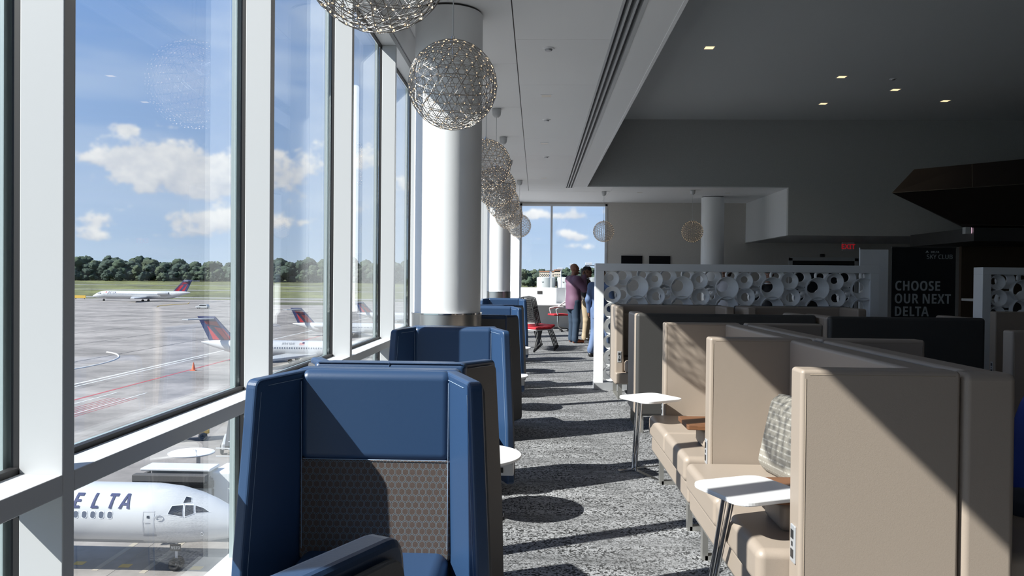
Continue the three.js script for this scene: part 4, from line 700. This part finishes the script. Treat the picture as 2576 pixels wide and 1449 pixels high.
{ // car, cone, yellow sign, jet bridge, ramp vehicles
  const c = thing('car', 'white estate car driving over the distant apron', 'car', [-141, G, -323], Math.PI * .98);
  mesh('body', ext(rpoly([[-2.6, .35], [2.6, .35], [2.6, .95], [1.5, 1.1], [.7, 1.75], [-2.2, 1.75], [-2.6, 1.1]], .2, 3), 1.9, .08, 2).translate(0, 0, -.95), M.plane, c);
  mesh('side_glass', [ext([[1.2, 1.15], [.6, 1.62], [-2.0, 1.62], [-2.3, 1.15]], .02).translate(0, 0, -1.05), ext([[1.2, 1.15], [.6, 1.62], [-2.0, 1.62], [-2.3, 1.15]], .02).translate(0, 0, 1.03)], M.paneDark, c);
  for (const x of [-1.7, 1.7]) for (const z of [-.85, .85]) mesh('wheel', new THREE.TorusGeometry(.27, .13, 8, 16).translate(x, .40, z), M.tyre, c);
  const k = thing('traffic_cone', 'orange traffic cone on the apron beside the red line', 'cone', [-49.1, G, -109.6]); const or = std([.72, .16, .05], .7); mesh('cone_body', cyl(.06, .28, 1.1, 16, 0, .6, 0), or, k); mesh('cone_base', bx(.75, .08, .75, 0, .04, 0), or, k);
  const sg = thing('taxi_sign', 'yellow taxiway sign standing in the grass behind the distant jet', 'sign', [-259, G, -432]); mesh('panel', bx(6.5, 1.5, .4, 0, 1.4, 0), M.lineYellow, sg); mesh('post', [bx(.3, .8, .3, -2.5, .4, 0), bx(.3, .8, .3, 2.5, .4, 0)], M.dark, sg);
  const b = thing('jet_bridge', 'grey jet bridge with black ribbed hood beyond the nearest jet', 'jet bridge', [0, 0, 0]);
  mesh('tunnel', rb3(-16.4, -1.9, -11.3, -8.45, 38.6, 40.6, .12), std([.62, .64, .63], .6), b); mesh('cab', rb3(-19.4, -16.3, -11.3, -8.35, 38.5, 39.4, .1), std([.40, .42, .42], .6), b); mesh('cab_roof', rb3(-19.75, -16.2, -8.34, -8.2, 38.1, 39.3, .05), M.frame, b);
  const hood = std([.075, .072, .07], .8); for (let i = 0; i < 4; i++) mesh('hood_fold', rb3(-19.9 + i * .03, -16.2, -8.75 - i * .16, -8.40 - i * .16, 37.55 + .26 * i, 38.0 + .26 * i, .05), hood, b);
  mesh('hood_flap', rb3(-19.95, -18.2, -9.55, -9.2, 37.5, 37.62, .03), std([.16, .16, .16], .8), b); mesh('hood_flap', rb3(-17.6, -16.1, -9.55, -9.2, 37.5, 37.62, .03), std([.16, .16, .16], .8), b);
  mesh('hood_side', b3(-19.9, -19.75, -11.0, -8.6, 37.6, 39.2), hood, b); mesh('doorway', b3(-19.7, -16.3, -11.0, -8.9, 38.62, 38.70), M.black, b); mesh('cab_window', b3(-16.9, -16.2, -10.4, -9.3, 38.55, 38.6), M.paneDark, b);
  for (const z of [-17.2, -3.5]) mesh('bridge_leg', b3(z - .2, z + .2, G, -11, 39.0, 39.3), M.greyLine, b);
  for (const y of [-7.7, -7.3]) mesh('handrail', [bar(V(-16.2, y, -38.8), V(-3, y, -38.8), .03, 6), bar(V(-16.2, y, -40.4), V(-3, y, -40.4), .03, 6)], M.greyLine, b); for (let x = -15; x <= -3; x += 1.5) mesh('rail_post', bar(V(x, -8.45, -38.8), V(x, -7.25, -38.8), .03, 6), M.greyLine, b);
  const u = thing('bridge_canopy', 'white oval canopy above the jet bridge cab', 'canopy', [-19.8, -8.75, -44.0]); mesh('shell', new THREE.SphereGeometry(1, 40, 16, 0, 6.2832, 0, 1.57).scale(1.25, .16, 1.15), std([.74, .75, .74], .5), u); mesh('rim', new THREE.TorusGeometry(1, .03, 8, 48).rotateX(Math.PI / 2).scale(1.26, 1.4, 1.16), M.greyLine, u); mesh('rib', [bar(V(-1.2, .02, 0), V(.2, .2, 0), .025, 6), bar(V(.2, .2, 0), V(.7, .04, .9), .03, 6)], M.greyLine, u); mesh('mast', bar(V(.4, -3.33, 0), V(.4, 0, 0), .12, 8), M.greyLine, u);
  const cart = (x, d, col, label) => { const q = thing('ramp_cart', label, 'cart', [x, G, -d], .4, 'service vehicles behind the jet bridge'); mesh('deck', rb(3.2, .35, 1.7, .08, 0, .75, 0), col, q); mesh('cab', rb(1.1, 1.0, 1.5, .1, 1.0, 1.4, 0), M.plane, q); mesh('canopy', rb(2.0, .12, 1.7, .04, -.6, 2.1, 0), M.frame, q); mesh('post', [bar(V(-1.4, .9, .7), V(-1.4, 2.1, .7), .05, 6), bar(V(-1.4, .9, -.7), V(-1.4, 2.1, -.7), .05, 6)], M.dark, q); mesh('cargo', rb(1.4, .7, 1.3, .1, -.6, 1.25, 0), M.dark, q); for (const a of [-1.1, 1.1]) for (const z of [-.8, .8]) mesh('wheel', new THREE.TorusGeometry(.24, .12, 8, 14).translate(a, .36, z), M.tyre, q); };
  cart(-28.6, 63, M.lineYellow, 'yellow ramp cart nearest the apron side, behind the jet bridge'); cart(-24.8, 66, M.plane, 'white ramp cart in the middle behind the jet bridge'); cart(-26.6, 71, M.lineYellow, 'yellow ramp cart farther back behind the jet bridge'); cart(-22.3, 74, M.greyLine, 'grey ramp cart closest to the terminal behind the jet bridge');
  const bl = thing('belt_loader', 'belt loader raised behind the jet bridge', 'belt loader', [-23.6, G, -60], 1.9); mesh('belt', bx(7, .3, 1, 0, 1.7, 0).rotateZ(.22), M.dark, bl); mesh('chassis', rb(4, .5, 1.6, .1, -.5, .7, 0), M.plane, bl); for (const a of [-1.8, .8]) for (const z of [-.8, .8]) mesh('wheel', new THREE.TorusGeometry(.28, .13, 8, 14).translate(a, .41, z), M.tyre, bl); mesh('handrail', [bar(V(-3, 1.8, .5), V(3, 3.2, .5), .04, 6), bar(V(-3, 1.1, .5), V(-3, 1.8, .5), .04, 6)], M.lineYellow, bl);
}

// ---------------------------------------------------------------- people
function field(bones, cell, k, hem = null) { // smooth union of tapered capsules, meshed by surface nets
  const lo = [1e9, 1e9, 1e9], hi = [-1e9, -1e9, -1e9]; for (const b of bones) for (const [q, r] of [[b[0], b[1]], [b[2], b[3]]]) for (let a = 0; a < 3; a++) { lo[a] = Math.min(lo[a], q[a] - r - .05); hi[a] = Math.max(hi[a], q[a] + r + .05); }
  const n = lo.map((l, a) => Math.ceil((hi[a] - l) / cell) + 2), N = n[0] * n[1] * n[2], F = new Float32Array(N).fill(.2);
  const id = (x, y, z) => x + n[0] * (y + n[1] * z);
  for (const [a, ra, b, rb_, sx = 1] of bones) {
    const R = Math.max(ra, rb_) + .1, mn = [0, 1, 2].map(i => Math.max(0, Math.floor((Math.min(a[i], b[i]) - R - lo[i]) / cell))), mx = [0, 1, 2].map(i => Math.min(n[i] - 1, Math.ceil((Math.max(a[i], b[i]) + R - lo[i]) / cell)));
    const ab = [b[0] - a[0], b[1] - a[1], b[2] - a[2]], L2 = ab[0] ** 2 + ab[1] ** 2 + ab[2] ** 2 + 1e-9;
    for (let z = mn[2]; z <= mx[2]; z++) for (let y = mn[1]; y <= mx[1]; y++) for (let x = mn[0]; x <= mx[0]; x++) {
      const px = lo[0] + x * cell - a[0], py = lo[1] + y * cell - a[1], pz = lo[2] + z * cell - a[2], t = clamp((px * ab[0] + py * ab[1] + pz * ab[2]) / L2);
      const dx = px - t * ab[0], dy = py - t * ab[1], dz = (pz - t * ab[2]) * sx, d = Math.sqrt(dx * dx + dy * dy + dz * dz) - lerp(ra, rb_, t), i = id(x, y, z), e = F[i];
      const h = clamp(.5 + .5 * (e - d) / k); F[i] = lerp(e, d, h) - k * h * (1 - h);
    }
  }
  if (hem !== null) for (let z = 0; z < n[2]; z++) for (let y = 0; y < n[1]; y++) for (let x = 0; x < n[0]; x++) { const i = id(x, y, z); F[i] = Math.max(F[i], hem - lo[1] - y * cell); }
  const pos = [], map = new Int32Array(N).fill(-1), idx = [];
  const E = [[0, 1], [0, 2], [0, 4], [1, 3], [1, 5], [2, 3], [2, 6], [3, 7], [4, 5], [4, 6], [5, 7], [6, 7]];
  for (let z = 0; z < n[2] - 1; z++) for (let y = 0; y < n[1] - 1; y++) for (let x = 0; x < n[0] - 1; x++) {
    const c = []; let m = 0; for (let i = 0; i < 8; i++) { const v = F[id(x + (i & 1), y + (i >> 1 & 1), z + (i >> 2))]; c.push(v); if (v < 0) m |= 1 << i; }
    if (m === 0 || m === 255) continue; let sx = 0, sy = 0, sz = 0, k2 = 0;
    for (const [i, j] of E) if ((c[i] < 0) !== (c[j] < 0)) { const t = c[i] / (c[i] - c[j]); sx += lerp(i & 1, j & 1, t); sy += lerp(i >> 1 & 1, j >> 1 & 1, t); sz += lerp(i >> 2, j >> 2, t); k2++; }
    map[id(x, y, z)] = pos.length / 3; pos.push(lo[0] + (x + sx / k2) * cell, lo[1] + (y + sy / k2) * cell, lo[2] + (z + sz / k2) * cell);
  }
  for (let z = 1; z < n[2] - 1; z++) for (let y = 1; y < n[1] - 1; y++) for (let x = 1; x < n[0] - 1; x++) {
    const s = F[id(x, y, z)] < 0;
    for (const [a, u, w] of [[0, 1, 2], [1, 2, 0], [2, 0, 1]]) {
      const q = [x, y, z]; q[a]++; if ((F[id(...q)] < 0) === s) continue;
      const at = (i, j) => { const p = [x, y, z]; p[u] -= i; p[w] -= j; return map[id(...p)]; }; const A = at(0, 0), B = at(1, 0), D = at(0, 1), Cc = at(1, 1); if (A < 0 || B < 0 || Cc < 0 || D < 0) continue;
      s ? idx.push(A, B, Cc, A, Cc, D) : idx.push(A, Cc, B, A, D, Cc);
    }
  }
  const g = new THREE.BufferGeometry(); g.setAttribute('position', new THREE.Float32BufferAttribute(pos, 3)); g.setIndex(idx); g.computeVertexNormals(); return norm(g);
}
function hand(w, dir, up, side, curl = .5) { // palm, four fingers, thumb; w wrist, dir along the hand, up palm normal, side towards the thumb
  const B = [], P = (f, s, u) => { const v = w.clone().addScaledVector(dir, f).addScaledVector(side, s).addScaledVector(up, u); return [v.x, v.y, v.z]; };
  B.push([P(0, .012, 0), .026, P(.075, .022, 0), .022], [P(0, -.012, 0), .026, P(.075, -.022, 0), .021]);
  [[.03, .078], [.011, .088], [-.009, .082], [-.028, .066]].forEach(([s, L]) => { const c = curl; B.push([P(.078, s, 0), .0105, P(.078 + L * .45, s, L * .2 * c), .0095], [P(.078 + L * .45, s, L * .2 * c), .0095, P(.078 + L * (.95 - .45 * c), s, L * .75 * c), .008]); });
  B.push([P(.02, .03, 0), .013, P(.055, .06, .015), .011], [P(.055, .06, .015), .011, P(.085, .055, .035), .009]);
  return B;
}
function person(label, pos, turn, o) {
  const t = thing('person', label, 'person', pos, turn), h = o.h / 1.8, A = a => a.map(v => v * h);
  const J = Object.assign({ hipL: [.095, .93, 0], hipR: [-.095, .93, 0], kneeL: [.11, .50, .02], kneeR: [-.11, .50, .02], ankL: [.12, .085, -.02], ankR: [-.12, .085, -.02], toeL: [.15, .03, .17], toeR: [-.15, .03, .17], waist: [0, 1.05, 0], chest: [0, 1.30, -.01], neck: [0, 1.50, -.01], shL: [.185, 1.42, -.01], shR: [-.185, 1.42, -.01], elL: [.25, 1.14, -.03], elR: [-.25, 1.14, -.03], wrL: [.26, .90, .06], wrR: [-.26, .90, .06], head: [0, 1.665, .02] }, o.joints || {});
  for (const k in J) J[k] = A(J[k]);
  const vec = a => V(...a), add = (a, x, y, z) => [a[0] + x * h, a[1] + y * h, a[2] + z * h];
  const legs = g => [['L'], ['R']].flatMap(([s]) => [[J['hip' + s], (.098 + g) * h, J['knee' + s], (.062 + g) * h], [J['knee' + s], (.062 + g) * h, J['ank' + s], (.045 + g) * h]]);
  const gt = o.girth || 0, torso = g0 => { const g = g0 + gt; return [[J.waist, (.125 + g) * h, J.chest, (.145 + g) * h, 1.25], [J.chest, (.14 + g) * h, add(J.neck, 0, -.10, 0), (.10 + g) * h, 1.15], [J.shL, (.068 + g) * h, J.shR, (.068 + g) * h], [add(J.waist, .05, -.07, 0), (.115 + g) * h, add(J.waist, -.05, -.07, 0), (.115 + g) * h]]; };
  const arms = g0 => { const g = g0 + gt * .5; return ['L', 'R'].flatMap(s => [[J['sh' + s], (.058 + g) * h, J['el' + s], (.045 + g) * h], [J['el' + s], (.044 + g) * h, J['wr' + s], (.03 + g) * h]]); };
  const H = J.head, hd = [[add(H, 0, .035, -.012), .093 * h, add(H, 0, .02, .01), .085 * h], [add(H, 0, -.05, .035), .058 * h, add(H, 0, -.075, .05), .045 * h], [add(H, 0, .0, .09), .016 * h, add(H, 0, -.03, .108), .015 * h], [add(H, 0, -.075, .085), .018 * h, add(H, 0, -.1, .06), .03 * h], [add(H, .088, -.005, -.005), .014 * h, add(H, .09, .02, -.012), .016 * h], [add(H, -.088, -.005, -.005), .014 * h, add(H, -.09, .02, -.012), .016 * h], [J.neck, .056 * h, add(H, 0, -.05, -.01), .055 * h], [add(H, .033, .025, .083), .012 * h, add(H, -.033, .025, .083), .012 * h]];
  const hands = ['L', 'R'].flatMap(s => { const w = vec(J['wr' + s]), dir = w.clone().sub(vec(J['el' + s])).normalize(); const c = o['hand' + s]; const dd = c ? V(...c.dir).normalize() : dir; let sd = c ? V(...c.side) : V(0, 0, 1); sd = sd.sub(dd.clone().multiplyScalar(sd.dot(dd))).normalize(); const up = dd.clone().cross(sd).multiplyScalar(s === 'L' ? 1 : -1); return hand(w, dd, up, sd, c?.curl ?? .5); });
  const skin = std(o.skin, .5), cl = o.cell || .014;
  const body = mesh('body', merge([field([...legs(-.012), ...torso(-.015), ...arms(-.008), [J.chest, .1 * h, J.neck, .06 * h], [J.neck, .056 * h, add(H, 0, -.05, -.01), .05 * h]], .02, .03), field(hd, .007, .018), field(hands, .006, .006)]), skin, t);
  mesh('trousers', field([...legs(.016 + (o.legw || 0)), [add(J.waist, .05, -.10, 0), .115 * h, add(J.waist, -.05, -.10, 0), .115 * h], [add(J.ankL, 0, .03, 0), .064 * h, add(J.ankL, 0, -.02, .01), .066 * h], [add(J.ankR, 0, .03, 0), .064 * h, add(J.ankR, 0, -.02, .01), .066 * h]], cl, .03), std(o.pants, .85), t);
  const skirt = o.coat ?? .14;
  const jk = mesh('jacket', field([...torso(.014), ...arms(.017), [add(J.waist, .055, -skirt, 0), (.128 + gt) * h, add(J.waist, -.055, -skirt, 0), (.128 + gt) * h], [J.chest, (.15 + gt) * h, add(J.waist, 0, -skirt - .1, 0), (.172 + gt) * h, 1.1]], cl, .035, o.hem ? o.hem * h : null), phy(o.jacket, .6, o.sheen ? { sheen: .8, sheenColor: C(...o.sheen), sheenRoughness: .4 } : {}), t);
  mesh('collar', new THREE.TorusGeometry(.068 * h, .014 * h, 8, 24).rotateX(Math.PI / 2 - .15).translate(J.neck[0], J.neck[1] + .005 * h, J.neck[2] + .006), std(o.shirt || [.7, .7, .7], .8), t);
  for (const s of ['L', 'R']) { const a = J['ank' + s], b = J['toe' + s]; const sh = mesh('shoe', field([[[a[0], .045 * h, a[2] - .015], .045 * h, [lerp(a[0], b[0], .5), .045 * h, lerp(a[2], b[2], .5)], .046 * h], [[lerp(a[0], b[0], .5), .042 * h, lerp(a[2], b[2], .5)], .044 * h, [b[0], .035 * h, b[2]], .034 * h]], .010, .02), std(o.shoes, .4), t); mesh('sole', field([[[a[0], .012, a[2] - .02], .012, [b[0], .012, b[2]], .012], [[a[0] + .03, .012, a[2]], .012, [b[0] + .02, .012, b[2] - .03], .012], [[a[0] - .03, .012, a[2]], .012, [b[0] - .02, .012, b[2] - .03], .012]], .008, .03), M.black, sh); }
  for (const s of [-1, 1]) mesh('eye', new THREE.SphereGeometry(.011 * h, 10, 8).translate(H[0] + s * .033 * h, H[1] + .012 * h, H[2] + .088 * h), M.black, t);
  if (o.hair) mesh('hair', field([[add(H, 0, .055, -.03), .094 * h, add(H, 0, .06, .02), .082 * h], [add(H, 0, .0, -.055), .075 * h, add(H, 0, -.04, -.05), .06 * h]], .010, .02), std(o.hair, .7), t);
  if (o.glasses) mesh('glasses', [new THREE.TorusGeometry(.024 * h, .003, 6, 16).translate(H[0] + .034 * h, H[1] + .012 * h, H[2] + .102 * h), new THREE.TorusGeometry(.024 * h, .003, 6, 16).translate(H[0] - .034 * h, H[1] + .012 * h, H[2] + .102 * h)], M.black, t);
  return t;
}
const ph = Math.PI;
person('bald man in a purple blazer and jeans, holding a phone to his face', [.84, 0, -17.6], 2.0, { h: 1.80, girth: .022, hem: .76, legw: .008, skin: [.30, .14, .085], jacket: [.17, .085, .14], sheen: [.32, .26, .5], pants: [.028, .050, .085], shirt: [.75, .75, .78], shoes: [.30, .075, .025],
  joints: { elR: [-.27, 1.22, .12], wrR: [-.12, 1.50, .20], elL: [.27, 1.20, .10], wrL: [.13, 1.42, .24], kneeL: [.12, .50, .04], ankL: [.15, .085, .03], toeL: [.19, .03, .23] }, handR: { dir: [.25, .9, -.1], side: [.6, 0, .6], curl: .8 }, handL: { dir: [-.5, .8, .2], side: [0, 0, 1], curl: .8 } });
{ const p = thing('phone', 'dark phone in the hand of the bald man', 'phone', [1.03, 1.60, -17.72], 2.0); mesh('case', rb(.075, .15, .009, .004), M.black, p); mesh('screen', bx(.068, .135, .002, 0, 0, .005), M.paneDark, p); }
person('man in a dark jacket and tan trousers beyond the bald man', [1.17, 0, -18.25], 1.35, { h: 1.74, skin: [.22, .11, .07], jacket: [.030, .024, .022], pants: [.42, .33, .22], shirt: [.7, .7, .7], shoes: [.02, .015, .012], hair: [.012, .01, .01], glasses: true, hem: .80, joints: { elR: [-.26, 1.20, .12], wrR: [-.20, 1.14, .36] } });
person('man in a blue suit walking away, half hidden by the bubble screen', [1.20, 0, -14.6], 2.75, { h: 1.66, hem: .76, skin: [.22, .11, .07], jacket: [.10, .15, .27], pants: [.11, .16, .28], shoes: [.012, .012, .012], hair: [.012, .01, .01], coat: .22, joints: { kneeR: [-.10, .52, .13], ankR: [-.10, .10, .16], toeR: [-.12, .04, .34], kneeL: [.11, .50, -.02], ankL: [.11, .14, -.26], toeL: [.13, .05, -.10] } });
person('dark-clothed person behind the bubble screen, face showing in a round hole', [4.02, 0, -13.6], 0.1, { h: 1.66, skin: [.24, .12, .08], jacket: [.02, .02, .025], pants: [.02, .02, .025], shoes: [.01, .01, .01], hair: [.01, .008, .008] });
person('person in a pale shirt behind the middle of the bubble screen', [3.55, 0, -14.6], -.9, { h: 1.72, skin: [.20, .10, .065], jacket: [.42, .42, .45], pants: [.02, .025, .05], shoes: [.01, .01, .01], hair: [.01, .008, .008] });
person('seated person in a bright blue top at the right edge of the photo', [2.44, 0, -3.42], ph / 2, { h: 1.68, skin: [.3, .16, .11], jacket: [.012, .05, .35], pants: [.05, .06, .09], shoes: [.02, .02, .02], hair: [.02, .015, .012],
  joints: { hipL: [.095, .52, -.38], hipR: [-.095, .52, -.38], kneeL: [.12, .50, .08], kneeR: [-.12, .50, .08], ankL: [.12, .085, .10], ankR: [-.12, .085, .10], toeL: [.14, .03, .30], toeR: [-.14, .03, .30], waist: [0, .66, -.34], chest: [0, .90, -.20], neck: [0, 1.08, -.08], shL: [.185, 1.01, -.12], shR: [-.185, 1.01, -.12], elL: [.26, .76, .0], elR: [-.26, .76, 0], wrL: [.17, .64, .2], wrR: [-.17, .64, .2], head: [0, 1.24, .02] } });

renderer.render(scene, camera);
